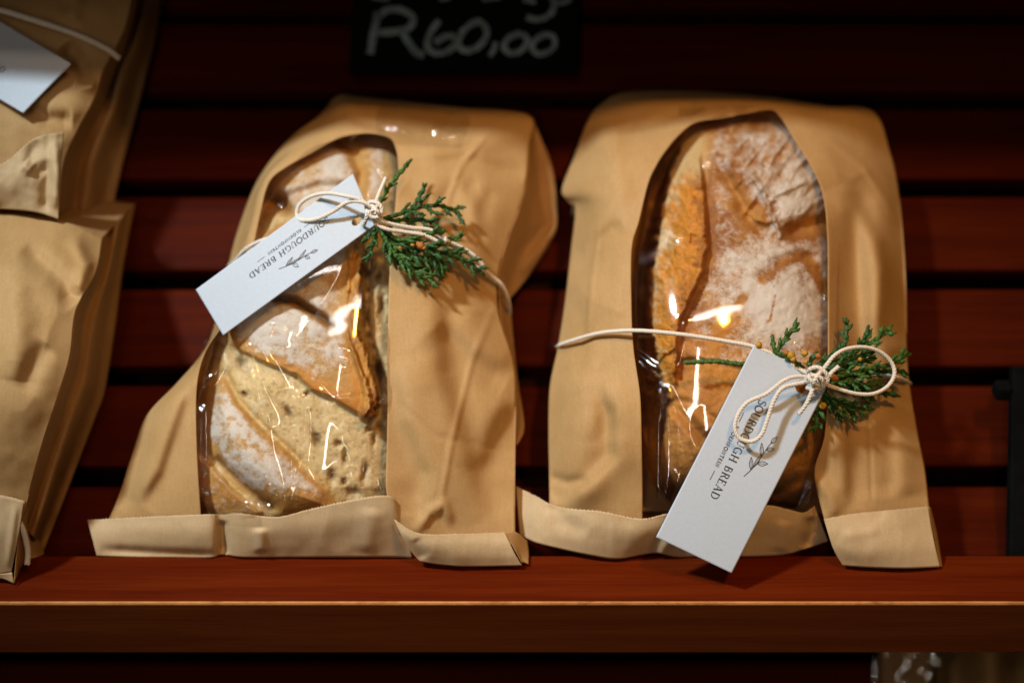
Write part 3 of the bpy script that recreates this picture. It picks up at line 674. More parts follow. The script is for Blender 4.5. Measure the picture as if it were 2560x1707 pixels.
cr_l = [([(1240, 760), (1180, 900), (1130, 1100), (1090, 1320)], 11, .07, 'tent'), ([(1000, 700), (1120, 760), (1245, 790)], 9, .06, 'tent'), ([(990, 1000), (1090, 1090), (1285, 1130)], 9, -.05, 'tent'), ([(1230, 320), (1150, 420), (1100, 560)], 12, .08, 'tent'), ([(470, 960), (440, 1060), (400, 1180), (350, 1260)], 16, .26, 'step'), ([(300, 1270), (330, 1200), (370, 1080)], 18, -.14, 'ridge'),
        ([(1085, 700), (1105, 800), (1110, 930), (1150, 1060), (1185, 1180), (1215, 1300)], 26, .30, 'step'), ([(985, 900), (1010, 1050), (1065, 1180), (1060, 1290)], 22, -.26, 'step'),
        ([(1010, 470), (1080, 520), (1140, 480), (1200, 470)], 26, -.2, 'ridge'), ([(1140, 455), (1180, 510), (1200, 590)], 22, .18, 'ridge'), ([(1225, 470), (1205, 540), (1195, 610)], 20, -.12, 'ridge'),
        ([(1060, 640), (1160, 690), (1240, 740)], 22, -.2, 'ridge'), ([(1110, 800), (1180, 880), (1280, 930)], 26, -.28, 'step'), ([(1280, 1000), (1230, 1090), (1200, 1180)], 22, .22, 'step'),
        ([(1040, 1330), (1075, 1280), (1110, 1260), (1130, 1310)], 12, .2, 'ridge'), ([(1000, 420), (1150, 400), (1310, 440)], 20, -.18, 'ridge'), ([(860, 280), (1000, 290), (1100, 300)], 16, .14, 'ridge'), ([(870, 300), (960, 325), (1050, 330)], 12, -.16, 'ridge')]
sheet('front_panel', ST_L, 360, 64, KRAFT, bag_l, cr_l, .09, 160., 23)
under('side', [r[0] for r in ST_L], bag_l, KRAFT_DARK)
ga = [(1322, 290, 2.8), (1322, 366, 3.2), (1315, 450, 3.6), (1293, 531, 3.9), (1268, 600, 4.1), (1246, 680, 4.1), (1247, 745, 4.0)]
gb = [(1330, 292, 2.4), (1350, 340, 1.9), (1384, 432, 1.5), (1393, 556, 1.3), (1372, 612, 1.3), (1322, 690, 1.5), (1277, 745, 2.0)]
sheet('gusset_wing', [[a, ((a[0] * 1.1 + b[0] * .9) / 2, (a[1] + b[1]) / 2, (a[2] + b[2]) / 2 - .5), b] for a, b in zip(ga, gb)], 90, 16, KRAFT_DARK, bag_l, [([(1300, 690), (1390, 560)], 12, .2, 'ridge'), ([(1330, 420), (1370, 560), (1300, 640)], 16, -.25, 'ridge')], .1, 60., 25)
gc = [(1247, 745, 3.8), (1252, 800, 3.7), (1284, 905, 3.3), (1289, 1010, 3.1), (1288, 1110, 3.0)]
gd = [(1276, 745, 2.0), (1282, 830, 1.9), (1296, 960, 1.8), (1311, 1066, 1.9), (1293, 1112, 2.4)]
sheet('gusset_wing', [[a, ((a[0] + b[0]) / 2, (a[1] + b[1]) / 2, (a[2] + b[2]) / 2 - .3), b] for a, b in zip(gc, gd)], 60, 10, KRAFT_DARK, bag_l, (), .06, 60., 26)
FL = [[(860, 318, 4.2), (920, 318, 4.6), (970, 322, 4.7), (1030, 330, 4.4)], [(730, 375, 4.6), (820, 372, 5.6), (920, 372, 5.6), (1040, 375, 5.0)], [(650, 450, 5.0), (760, 450, 6.1), (900, 450, 6.2), (1040, 455, 5.5)], [(612, 560, 5.0), (730, 560, 6.4), (890, 560, 6.7), (1030, 565, 5.8)],
      [(580, 680, 4.7), (700, 680, 6.4), (880, 680, 6.9), (1020, 690, 5.9)], [(535, 800, 4.3), (680, 800, 6.3), (870, 800, 6.9), (1015, 810, 5.8)], [(505, 870, 4.5), (660, 880, 6.1), (860, 890, 6.8), (1012, 890, 5.7)], [(472, 970, 4.8), (640, 980, 5.6), (840, 990, 6.3), (1012, 990, 5.4)],
      [(468, 1080, 4.5), (630, 1085, 5.1), (820, 1090, 5.6), (1010, 1090, 4.9)], [(470, 1190, 4.0), (620, 1190, 4.6), (810, 1190, 4.9), (1008, 1190, 4.4)], [(478, 1310, 3.2), (620, 1315, 3.6), (810, 1312, 3.7), (1005, 1300, 3.8)]]
fc_l = [([(625, 815), (665, 900), (705, 985), (760, 998)], 6, .16), ([(608, 820), (625, 910), (650, 1010), (665, 1130), (690, 1215), (702, 1270)], 5, .15), ([(622, 905), (645, 980), (672, 1040), (678, 1065)], 6, .10), ([(590, 830), (586, 880), (584, 930)], 5, .12), ([(596, 840), (604, 900)], 4, .07),
        ([(655, 1170), (675, 1220), (690, 1265)], 5, .12), ([(762, 1010), (760, 1100), (745, 1200), (728, 1275)], 5, .09), ([(735, 1060), (728, 1180), (722, 1280)], 5, .08), ([(870, 1085), (905, 1140), (945, 1190), (962, 1240)], 6, .20), ([(880, 1125), (930, 1200), (958, 1250)], 5, .12),
        ([(815, 1258), (825, 1200), (850, 1170), (880, 1165), (905, 1180), (925, 1205), (926, 1245)], 6, .16), ([(845, 1215), (870, 1195), (885, 1192)], 5, .10), ([(520, 1180), (545, 1155), (562, 1135)], 7, .18), ([(500, 1240), (510, 1228)], 6, .15), ([(590, 1278), (615, 1268), (630, 1278)], 6, .14), ([(640, 1268), (680, 1268)], 5, .10),
        ([(840, 890), (860, 892), (880, 905)], 6, .12), ([(825, 1018), (845, 1035)], 5, .08), ([(840, 997), (880, 997)], 5, .08), ([(682, 810), (672, 845), (674, 872)], 13, .22), ([(565, 870), (540, 920), (515, 960)], 9, .20), ([(545, 850), (520, 920), (500, 970)], 5, .12), ([(955, 985), (962, 1010)], 4, .07), ([(500, 1010), (500, 1200)], 6, .10),
        ([(700, 470), (690, 520)], 6, .1), ([(900, 420), (940, 480)], 10, .12), ([(880, 345), (930, 400), (985, 440)], 10, .16), ([(780, 950), (850, 1050), (905, 1140)], 5, .07)]
film('window_film', FL, 460, 250, bag_l, (MX, MY, MH), fc_l, 6)
FT = [[(945, 262, 4.1), (1020, 268, 4.15), (1100, 276, 4.1), (1175, 288, 4.1)], [(940, 305, 5.0), (1010, 312, 5.0), (1090, 318, 5.0), (1170, 326, 4.9)], [(940, 350, 5.5), (1000, 360, 5.5), (1075, 365, 5.5), (1150, 372, 5.3)]]
film('film_edge', FT, 60, 80, bag_l, None, [([(1080, 320), (1105, 330), (1140, 345)], 6, .14), ([(1130, 285), (1150, 300)], 7, .15), ([(1135, 345), (1165, 335)], 6, .14), ([(1010, 280), (990, 330)], 22, .12), ([(1120, 350), (1150, 325)], 5, .12)], 8, .05)
xs = [(218, 1299, 242, 1389, 2.9, 2.55), (330, 1293, 345, 1391, 3.4, 2.6), (440, 1288, 450, 1392, 3.8, 2.65), (520, 1285, 528, 1393, 4.0, 2.7), (555, 1286, 556, 1385, 3.6, 2.5), (600, 1283, 602, 1392, 4.1, 2.7), (690, 1292, 690, 1392, 4.3, 2.7), (760, 1276, 760, 1392, 4.5, 2.7), (860, 1253, 862, 1392, 4.8, 2.7), (965, 1238, 975, 1392, 4.9, 2.7), (1000, 1262, 1030, 1394, 4.2, 2.6)]
sheet('bottom_fold', [[(a, b, h1), ((a * 2 + c) / 3, (b * 2 + d) / 3, h1 * .72 + h2 * .28 + .12), ((a + c * 2) / 3, (b + d * 2) / 3, h1 * .36 + h2 * .64 + .12), (c, d, h2)] for a, b, c, d, h1, h2 in xs], 260, 28, KRAFT_IN, bag_l,
      [([(556, 1300), (556, 1330), (560, 1386)], 11, -.34, 'ridge'), ([(650, 1320), (655, 1380)], 16, .18, 'ridge'), ([(250, 1372), (400, 1382), (560, 1388)], 12, -.16, 'ridge'), ([(930, 1270), (915, 1380)], 26, .12, 'ridge')], .06, 90., 33, zig=0)
fl_l = [[(985, 1298, 4.5), (1000, 1330, 4.3), (1020, 1367, 3.8), (1050, 1403, 3.25)], [(1045, 1332, 4.4), (1058, 1360, 4.2), (1075, 1385, 3.8), (1098, 1410, 3.3)], [(1150, 1334, 4.2), (1155, 1360, 4.1), (1160, 1388, 3.8), (1168, 1415, 3.3)], [(1262, 1330, 3.8), (1275, 1358, 3.8), (1288, 1385, 3.6), (1305, 1413, 3.2)]]
flap_o = sheet('bottom_flap', fl_l, 120, 26, KRAFT_IN, bag_l, [([(1040, 1345), (1060, 1395)], 12, -.1, 'ridge')], .05, 80., 37, zig=0)[0]
sheet('flap_side', [[(1262, 1331, 3.75), (1285, 1370, 3.6), (1306, 1408, 3.25)], [(1290, 1330, 3.3), (1297, 1370, 3.2), (1307, 1404, 3.15)], [(1318, 1352, 2.6), (1322, 1380, 2.6), (1321, 1409, 3.0)]], 20, 20, KRAFT, flap_o, (), .03, 60., 38)

# --- the two bags at the left edge of the picture
bag_b = empty('bread_bag', P(-60, 1440, 1), 'plump windowless brown paper bag cut off at the left edge, standing on the front rail', 'paper bag', 'brown paper bread bags')
FB = [[(-330, 530, 6.0), (-120, 532, 6.2), (60, 540, 6.2), (180, 560, 5.9), (256, 596, 5.2)], [(-330, 640, 7.6), (-120, 640, 8.0), (60, 650, 8.0), (160, 660, 7.6), (240, 680, 6.6)], [(-330, 770, 8.2), (-120, 770, 8.8), (30, 770, 8.8), (120, 770, 8.5), (190, 775, 7.8)], [(-330, 890, 8.3), (-120, 890, 8.9), (20, 890, 8.9), (105, 890, 8.6), (174, 892, 7.9)],
      [(-330, 1000, 8.0), (-120, 1000, 8.6), (0, 1000, 8.6), (80, 1000, 8.3), (141, 1000, 7.7)], [(-330, 1120, 7.2), (-120, 1120, 7.6), (-20, 1120, 7.5), (45, 1120, 7.3), (102, 1120, 6.9)], [(-330, 1250, 5.6), (-120, 1250, 5.9), (-30, 1250, 5.9), (20, 1252, 5.8), (66, 1256, 5.6)], [(-330, 1290, 5.2), (-120, 1290, 5.4), (-35, 1290, 5.4), (15, 1292, 5.3), (58, 1296, 5.1)]]
sheet('front_panel', FB, 160, 90, KRAFT, bag_b, [([(60, 620), (140, 690), (190, 760)], 26, -.4, 'ridge'), ([(30, 650), (45, 800), (30, 950)], 40, .25, 'ridge'), ([(180, 590), (215, 660), (190, 740)], 18, .3, 'ridge'), ([(60, 980), (90, 900), (120, 860)], 26, -.2, 'ridge')], .10, 110., 43)
gl = [(256, 596, 5.1), (240, 680, 6.5), (190, 775, 7.7), (174, 892, 7.8), (141, 1000, 7.6), (102, 1120, 6.8), (66, 1256, 5.5), (56, 1300, 5.0)]
gr = [(337, 508, .8), (308, 663, .8), (286, 827, .8), (262, 975, .9), (240, 1040, 1.0), (204, 1134, 1.0), (143, 1292, 1.0), (108, 1380, 1.2)]
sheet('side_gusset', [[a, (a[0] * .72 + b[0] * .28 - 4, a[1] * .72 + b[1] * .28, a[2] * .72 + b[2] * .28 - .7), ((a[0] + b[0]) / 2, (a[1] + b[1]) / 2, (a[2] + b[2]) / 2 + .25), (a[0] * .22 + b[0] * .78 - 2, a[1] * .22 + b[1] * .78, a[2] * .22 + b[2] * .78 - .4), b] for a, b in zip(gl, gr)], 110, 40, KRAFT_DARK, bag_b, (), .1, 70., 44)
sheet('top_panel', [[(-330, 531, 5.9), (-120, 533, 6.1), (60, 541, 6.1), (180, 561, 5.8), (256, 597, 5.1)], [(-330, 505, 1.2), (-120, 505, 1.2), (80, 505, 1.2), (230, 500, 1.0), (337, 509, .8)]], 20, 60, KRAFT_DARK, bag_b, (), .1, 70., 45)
flap_o = sheet('bottom_flap', [[(-330, 1228, 6.0), (-330, 1330, 5.2), (-330, 1438, 3.9)], [(-120, 1230, 6.2), (-125, 1335, 5.4), (-130, 1440, 4.0)], [(0, 1237, 6.1), (-15, 1338, 5.3), (-30, 1440, 3.9)], [(60, 1251, 5.8), (45, 1345, 5.0), (28, 1432, 3.85)]], 90, 24, KRAFT_IN, bag_b, [([(40, 1260), (20, 1420)], 10, .1, 'ridge')], .05, 80., 46, zig=0)[0]
sheet('flap_lip', [[(-330, 1432, 3.95), (-330, 1462, 3.7)], [(-60, 1434, 3.95), (-60, 1446, 3.75)], [(0, 1434, 3.95), (0, 1445, 3.75)], [(30, 1430, 3.9), (35, 1458, 3.65)]], 30, 6, KRAFT_IN, flap_o, (), .02, 60., 47)
sheet('flap_side', [[(61, 1251, 5.7), (46, 1345, 4.9), (34, 1457, 3.7)], [(72, 1262, 4.6), (58, 1345, 4.2), (38, 1452, 3.7)], [(70, 1300, 3.4), (72, 1360, 3.2), (60, 1405, 3.1)], [(112, 1378, 1.4), (110, 1385, 1.6), (96, 1390, 2.4)]], 30, 20, KRAFT, flap_o, (), .04, 50., 48)

bag_t = empty('bread_bag', P(-40, 520, 1), 'tied brown paper bag in the top corner behind another bag, white tag on its front', 'paper bag', 'brown paper bread bags')
FTB = [[(-330, -160, 4.6), (-100, -160, 5.0), (120, -160, 5.0), (260, -150, 4.8), (345, -140, 4.2)], [(-330, -40, 5.8), (-100, -40, 6.4), (120, -40, 6.4), (250, -40, 6.1), (335, -40, 5.5)], [(-330, 60, 6.4), (-100, 60, 6.9), (100, 60, 7.0), (220, 70, 6.6), (310, 75, 5.8)], [(-330, 160, 6.6), (-100, 160, 7.0), (80, 165, 7.0), (190, 170, 6.6), (260, 172, 6.1)],
       [(-330, 260, 6.8), (-100, 260, 7.2), (60, 265, 7.2), (160, 262, 7.0), (231, 255, 6.3)], [(-330, 340, 6.6), (-100, 345, 7.0), (40, 345, 7.0), (120, 335, 6.9), (195, 322, 6.2)], [(-330, 420, 6.2), (-100, 425, 6.6), (30, 430, 6.6), (100, 420, 6.5), (158, 410, 6.0)], [(-330, 515, 5.4), (-100, 518, 5.6), (20, 524, 5.6), (90, 532, 5.5), (142, 540, 5.2)]]
sheet('front_panel', FTB, 150, 90, KRAFT, bag_t, [([(160, 110), (200, 160), (215, 220)], 26, -.5, 'ridge'), ([(180, 200), (240, 215)], 16, .35, 'ridge'), ([(40, 250), (120, 300), (180, 300)], 22, -.35, 'ridge'), ([(150, -60), (190, 10), (170, 60)], 22, .3, 'ridge')], .12, 100., 53)
gl = [(345, -140, 4.1), (335, -40, 5.4), (310, 75, 5.7), (260, 172, 6.0), (231, 255, 6.2), (195, 322, 6.1), (158, 410, 5.9), (142, 540, 5.1)]
gr = [(425, -140, .8), (410, -40, .8), (388, 90, .8), (365, 185, .8), (340, 285, .8), (322, 350, .8), (302, 425, .8), (284, 512, .8)]
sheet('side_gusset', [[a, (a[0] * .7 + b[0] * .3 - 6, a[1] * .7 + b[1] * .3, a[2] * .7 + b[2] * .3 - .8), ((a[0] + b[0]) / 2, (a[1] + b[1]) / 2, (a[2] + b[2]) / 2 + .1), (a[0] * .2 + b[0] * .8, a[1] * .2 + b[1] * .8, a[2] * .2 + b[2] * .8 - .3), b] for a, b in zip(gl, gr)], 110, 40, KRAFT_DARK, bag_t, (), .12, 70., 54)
sheet('bottom_flap', [[(-330, 420, 7.5), (-330, 470, 7.3), (-330, 516, 6.5)], [(-100, 425, 7.7), (-100, 470, 7.5), (-100, 520, 6.6)], [(0, 412, 7.9), (-5, 465, 7.6), (0, 522, 6.6)], [(88, 346, 8.0), (80, 440, 7.7), (85, 530, 6.7)], [(160, 330, 7.5), (150, 440, 7.2), (146, 548, 6.4)]], 90, 40, KRAFT_IN, bag_t,
      [([(90, 350), (75, 410), (110, 440)], 16, -.18, 'ridge'), ([(115, 400), (120, 470), (110, 530)], 15, -.18, 'ridge'), ([(140, 350), (142, 430), (135, 520)], 14, .25, 'ridge'), ([(60, 410), (80, 425)], 14, .25, 'ridge')], .1, 60., 55, zig=0)

# --- a bag on the tier below, seen under the rail
bag_d = empty('bread_bag', P(2400, 1720, -16), 'shadowed paper bag on the tier below, glinting under the rail', 'paper bag', 'brown paper bread bags')
sheet('front_panel', [[(2330, 1600, -13), (2340, 1680, -11.5), (2340, 1800, -11), (2340, 1950, -11)], [(2390, 1590, -12), (2395, 1680, -9.4), (2395, 1800, -8.6), (2395, 1950, -9)], [(2475, 1590, -14), (2475, 1680, -12.6), (2480, 1800, -12), (2480, 1950, -12)], [(2560, 1590, -12), (2570, 1680, -9.4), (2580, 1800, -8.8), (2580, 1950, -9)], [(2700, 1590, -14), (2710, 1680, -13), (2720, 1800, -13), (2720, 1950, -13)]], 90, 60, KRAFT, bag_d, (), .2, 60., 63)
# its clear window is turned to mirror the added front lamp, so it glints
c_ = P(2262, 1690, -9.5); a_ = np.array([-.22, -1.60, 1.05]) - c_; b_ = CAM - c_; n_ = a_ / np.linalg.norm(a_) + b_ / np.linalg.norm(b_); n_ /= np.linalg.norm(n_)
gx, gy = np.meshgrid(np.linspace(2185, 2352, 90), np.linspace(1612, 1900, 150), indexing='ij')
d_ = FWD + (gx[..., None] - 1280) / F * np.array([1., 0, 0]) - (gy[..., None] - 853.5) / F * UPV
q_ = CAM + d_ * (((c_ - CAM) @ n_) / (d_ @ n_))[..., None] + n_ * (.0011 * fbm(gx / 34, gy / 34, 91, 2) - .0000022 * ((gx - 2262) ** 2 + 0 * gy) ** .8)[..., None]
link('window_film', q_, gridfaces(90, 150), FILM, bag_d)
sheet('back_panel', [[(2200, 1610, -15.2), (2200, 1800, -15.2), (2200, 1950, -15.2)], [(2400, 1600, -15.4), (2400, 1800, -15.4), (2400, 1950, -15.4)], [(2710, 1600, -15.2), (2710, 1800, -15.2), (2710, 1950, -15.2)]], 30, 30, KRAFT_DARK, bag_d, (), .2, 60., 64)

# ------------------------------------------------------------------ tags with print
def arc(cx, cy, rx, ry, a0, a1, n=12):
    a = np.radians(np.linspace(a0, a1, n)); return list(zip(cx + rx * np.cos(a), cy + ry * np.sin(a)))


TK, TN = .15, .065
GLY = {  # strokes (polyline, pen width) in units of the cap height; advance width
 'S': (.58, [(arc(.29, .74, .22, .24, 20, 180, 9) + arc(.29, .26, .24, .26, 110, -160, 14)[::1], .10)]),
 'O': (.86, [(arc(.42, .5, .38, .5, 60, 300), TK * .8), (arc(.42, .5, .38, .5, -70, 70), TK * .8), (arc(.42, .5, .38, .5, 0, 360, 24), TN)]),
 'U': (.76, [([(.14, 1), (.14, .35)] + arc(.37, .3, .23, .3, 190, 350) , TN), ([(.14, 1), (.14, .3)], TK), ([(.62, 1), (.62, .3)], TN), ([(.02, .98), (.26, .98)], TN), ([(.52, .98), (.72, .98)], TN)]),
 'R': (.74, [([(.15, 0), (.15, 1)], TK), ([(.15, .97), (.36, .97)] + arc(.36, .74, .20, .23, 90, -90) + [(.15, .51)], TN), (arc(.36, .74, .2, .23, 60, -60), TK * .8), ([(.38, .5), (.68, 0)], TK * .8), ([(.03, .02), (.27, .02)], TN)]),
 'D': (.84, [([(.15, 0), (.15, 1)], TK), ([(.15, .97), (.34, .97)] + arc(.34, .5, .40, .47, 90, -90) + [(.15, .03)], TN), (arc(.34, .5, .4, .47, 55, -55), TK * .8)]),
 'G': (.84, [(arc(.42, .5, .37, .48, 50, 330, 18), TN), (arc(.42, .5, .37, .48, 120, 240), TK * .8), ([(.72, 0), (.72, .42)], TK * .8), ([(.55, .42), (.82, .42)], TN)]),
 'H': (.86, [([(.15, 0), (.15, 1)], TK), ([(.70, 0), (.70, 1)], TK), ([(.15, .5), (.70, .5)], TN), ([(.03, .02), (.27, .02)], TN), ([(.58, .02), (.82, .02)], TN), ([(.03, .98), (.27, .98)], TN), ([(.58, .98), (.82, .98)], TN)]),
 'B': (.72, [([(.15, 0), (.15, 1)], TK), ([(.15, .97), (.34, .97)] + arc(.34, .76, .19, .21, 90, -90) + [(.15, .55)], TN), ([(.15, .53), (.36, .53)] + arc(.36, .28, .24, .25, 90, -90) + [(.15, .03)], TN), (arc(.36, .28, .24, .25, 60, -60), TK * .8)]),
 'E': (.68, [([(.15, 0), (.15, 1)], TK), ([(.03, .97), (.58, .97), (.58, .8)], TN), ([(.15, .52), (.46, .52)], TN), ([(.03, .03), (.60, .03), (.60, .2)], TN)]),
 'A': (.78, [([(.08, 0), (.38, 1)], TN), ([(.38, 1), (.68, 0)], TK), ([(.2, .34), (.56, .34)], TN), ([(0, .02), (.18, .02)], TN), ([(.56, .02), (.78, .02)], TN)]),
 ' ': (.42, [])}
SAN = {'B': GLY['B'], 'L': (.6, [([(.14, 1), (.14, .05), (.52, .05)], .17)]), 'O': (.9, [(arc(.42, .5, .36, .44, 0, 360, 20), .17)]), 'E': (.62, [([(.52, .92), (.14, .92), (.14, .08), (.52, .08)], .17), ([(.14, .5), (.46, .5)], .15)]),
       'M': (.98, [([(.12, 0), (.14, 1), (.46, .3), (.78, 1), (.8, 0)], .16)]), 'F': (.6, [([(.52, .92), (.14, .92), (.14, 0)], .17), ([(.14, .5), (.44, .5)], .15)]), 'N': (.84, [([(.13, 0), (.13, 1), (.66, 0), (.66, 1)], .16)]),
       'T': (.7, [([(.02, .92), (.66, .92)], .16), ([(.34, .92), (.34, 0)], .17)]), 'I': (.34, [([(.16, 0), (.16, 1)], .17)])}


def ribbon(poly, wd):
    p = np.asarray(poly, float); t = np.gradient(p, axis=0); t /= np.linalg.norm(t, axis=1)[:, None] + 1e-9; nn = np.stack([-t[:, 1], t[:, 0]], 1) * wd / 2
    p = p.copy(); p[0] -= t[0] * wd * .1; p[-1] += t[-1] * wd * .1
    V = np.concatenate([p + nn, p - nn]); k = len(p)
    return V, [(i, i + 1, k + i + 1, k + i) for i in range(k - 1)]


def text(s, font, a0, a1, b0, cap, aspect):
    """print a line from a0 to a1 along the card (fractions), cap height as a fraction of its width"""
    wtot = sum(font[c][0] for c in s) + .10 * (len(s) - 1); sx = (a1 - a0) / wtot; x = 0; out = []
    for c in s:
        adv, strokes = font[c]
        for poly, wd in strokes:
            v, f = ribbon([(q[0], q[1]) for q in poly], wd); out.append((np.stack([a0 + (x + v[:, 0]) * sx, b0 + v[:, 1] * cap], 1), f))
        x += adv + .10
    return out


def logo():
    out = []
    L = lambda pts, wd: out.append((lambda vf: (vf[0] * np.array([1, 2.58]) , vf[1]))(ribbon([(a, b / 2.58) for a, b in pts], wd)))
    st = [(.570, .605), (.535, .64), (.49, .675), (.44, .69), (.40, .70), (.375, .715)]
    L(st, .0028)

    def leaf(a, b, da, db, wd):
        n = np.array([-db / 2.58, da * 2.58]); n = n / (np.hypot(n[0], n[1] / 2.58) + 1e-9) * wd; t = np.linspace(0, 1, 9)
        for s in (1, -1):
            L([(a + da * q + s * n[0] * math.sin(math.pi * q) * (1 - .3 * q), b + db * q + s * n[1] * math.sin(math.pi * q) * (1 - .3 * q)) for q in t], .0026)
        L([(a + da * q, b + db * q) for q in t[:7]], .0018)
    leaf(.378, .713, -.040, .035, .010); leaf(.415, .70, -.020, .085, .011); leaf(.455, .69, -.060, -.075, .009); leaf(.49, .675, -.020, .115, .012)
    leaf(.53, .645, -.055, -.065, .009); leaf(.515, .655, -.075, .02, .008)
    return out


def gift_tag(name, c00, c01, c10, c11, label, bow, twist=0., cat='tag'):
    """card; c00/c01 = the hole end's two corners, c10/c11 = the far end's (px, py, h)"""
    C = np.array([[c00, c01], [c10, c11]], float)

    def T(a, b, off=0.):
        a = np.asarray(a, float)[..., None]; b = np.asarray(b, float)[..., None]
        q = (C[0, 0] * (1 - a) + C[1, 0] * a) * (1 - b) + (C[0, 1] * (1 - a) + C[1, 1] * a) * b
        hh = q[..., 2] + bow * np.sin(math.pi * a[..., 0]) + twist * (b[..., 0] - .5) * np.sin(math.pi * a[..., 0]) + off
        return P(q[..., 0], q[..., 1], hh)
    root = empty(name, T(np.array(.5), np.array(.5)), label, cat, 'white bread tags')
    na, nb = 131, 53; A, B = np.meshgrid(np.linspace(0, 1, na), np.linspace(0, 1, nb), indexing='ij'); ha, hb, rad = .082, .74, .029
    da, db = A - ha, (B - hb) / 2.58; r = np.hypot(da, db); ins = r < rad; sc = np.where(ins, rad / np.maximum(r, 1e-6), 1)
    fs = [f for f in gridfaces(na, nb) if not ins.ravel()[list(f)].all()]
    A2 = np.where(ins, ha + da * sc, A); B2 = np.where(ins, hb + db * sc * 2.58, B)
    V = T(A2, B2).reshape(-1, 3); used = sorted({i for f in fs for i in f}); mp = {u: i for i, u in enumerate(used)}
    card = link('card', V[used], [tuple(mp[i] for i in f) for f in fs], CARD, root, solid=.00035)
    for nm, parts in (('printed_name', text('SOURDOUGH BREAD', GLY, .215, .725, .352, .098, 2.58)), ('printed_town', text('BLOEMFONTEIN', SAN, .372, .585, .237, .05, 2.58) + [ribbon([(.306, .258), (.352, .258)], .006), ribbon([(.605, .262), (.652, .262)], .006)]), ('printed_sprig', logo())):
        v, f = merge([(np.asarray(v_), f_) for v_, f_ in parts]); link(nm, T(v[:, 0], v[:, 1], .035), f, INK, card, smooth=False)
    return T


tag_r = gift_tag('gift_tag', (1885, 862, 7.6), (2074, 952, 6.9), (1640, 1342, 5.3), (1829, 1432, 4.7), 'white card tag hanging from the bow on the upright bag, its end over the rail', .30, .15)
tag_l = gift_tag('gift_tag', (883, 435, 7.75), (937, 563, 7.6), (490, 724, 6.2), (558, 838, 5.9), 'tilted white card tag lying slantwise across the slumped bag', .45)
tag_t = gift_tag('gift_tag', (-286, 79, 7.6), (-166, -44, 7.6), (58, 283, 7.7), (178, 160, 7.4), 'blurred white card tag on the bag in the top corner', .1)

# ------------------------------------------------------------------ twine
def settle(x):
    return np.where(x > 1380, -.5 * ss(1900, 2060, x), -.2 * ss(600, 760, x))


def twine(name, parent, paths, rad=.00052, mat=TWINE):
    """two-ply cotton string along px,py,h paths"""
    parts = []
    for pts in paths:
        A = smoothpath(pts, 2.6); A[:, 2] += settle(A[:, 0])
        path = P(A[:, 0], A[:, 1], A[:, 2]); _, _, (t, N, B) = sweep(path, np.full(len(path), rad))
        s = np.concatenate([[0], np.cumsum(np.linalg.norm(np.diff(path, axis=0), axis=1))]); ph = s / .0042 * 2 * math.pi
        fz = rad * (1 + .10 * fbm(s * 900, s * 0 + 3, 77, 2))
        for k in (0, 1, 2):
            off = (np.cos(ph + k * 2.094)[:, None] * N + np.sin(ph + k * 2.094)[:, None] * B) * rad * .92
            v, f, _ = sweep(path + off, fz, 6); parts.append((v, f))
    v, f = merge(parts)
    return link(name, v, f, mat, parent)


tw_r = empty('twine_bow', P(2035, 945, 7.9), 'cream cotton string tied in a bow round the upright bag', 'string', 'cotton strings tied round the bags')
twine('wrap', tw_r, [[(1392, 868, 2.6), (1402, 861, 3.6), (1440, 848, 4.7), (1500, 832, 5.75), (1570, 826, 6.65), (1640, 829, 7.2), (1720, 838, 7.4), (1810, 852, 7.45), (1885, 867, 7.5), (1960, 900, 7.4), (2030, 942, 7.7)],
                     [(2040, 946, 7.6), (2120, 942, 6.8), (2200, 938, 5.6), (2240, 942, 4.9), (2262, 950, 4.2), (2276, 959, 3.2)]])
twine('bow_loop', tw_r, [[(2040, 942, 7.9), (2062, 918, 8.2), (2085, 890, 8.3), (2115, 873, 8.1), (2160, 868, 7.7), (2200, 880, 7.3), (2228, 905, 7.0), (2236, 935, 6.9), (2220, 965, 7.0), (2185, 984, 7.3), (2140, 984, 7.6), (2090, 970, 7.9), (2050, 955, 8.0), (2030, 950, 8.0)]])
twine('bow_loop', tw_r, [[(2025, 942, 8.0), (1985, 942, 8.1), (1955, 954, 8.0), (1916, 984, 7.75), (1868, 1006, 7.6), (1843, 1040, 7.5), (1837, 1072, 7.4), (1850, 1096, 7.3), (1880, 1103, 7.3), (1904, 1085, 7.4), (1918, 1049, 7.55), (1934, 1002, 7.8), (1957, 970, 8.0), (2000, 958, 8.1), (2030, 952, 8.1)]])
twine('tail', tw_r, [[(2030, 950, 8.3), (2030, 975, 8.3), (2018, 1005, 8.15), (2005, 1025, 7.9), (1996, 1034, 7.75)], [(2040, 940, 8.3), (2065, 945, 8.5), (2080, 930, 8.6), (2097, 916, 8.6)]])
twine('knot', tw_r, [[(2018, 935, 8.0), (2025, 922, 8.5), (2045, 918, 8.7), (2062, 930, 8.7), (2070, 948, 8.5), (2060, 962, 8.3), (2040, 962, 8.5), (2026, 950, 8.7), (2022, 936, 8.6)], [(2012, 950, 8.0), (2030, 938, 8.6), (2052, 945, 8.8), (2058, 965, 8.4), (2042, 975, 8.1)], [(2030, 975, 8.0), (2034, 955, 8.7), (2048, 935, 8.8), (2058, 925, 8.4)], [(2016, 968, 8.1), (2030, 972, 8.3), (2046, 968, 8.4)]])

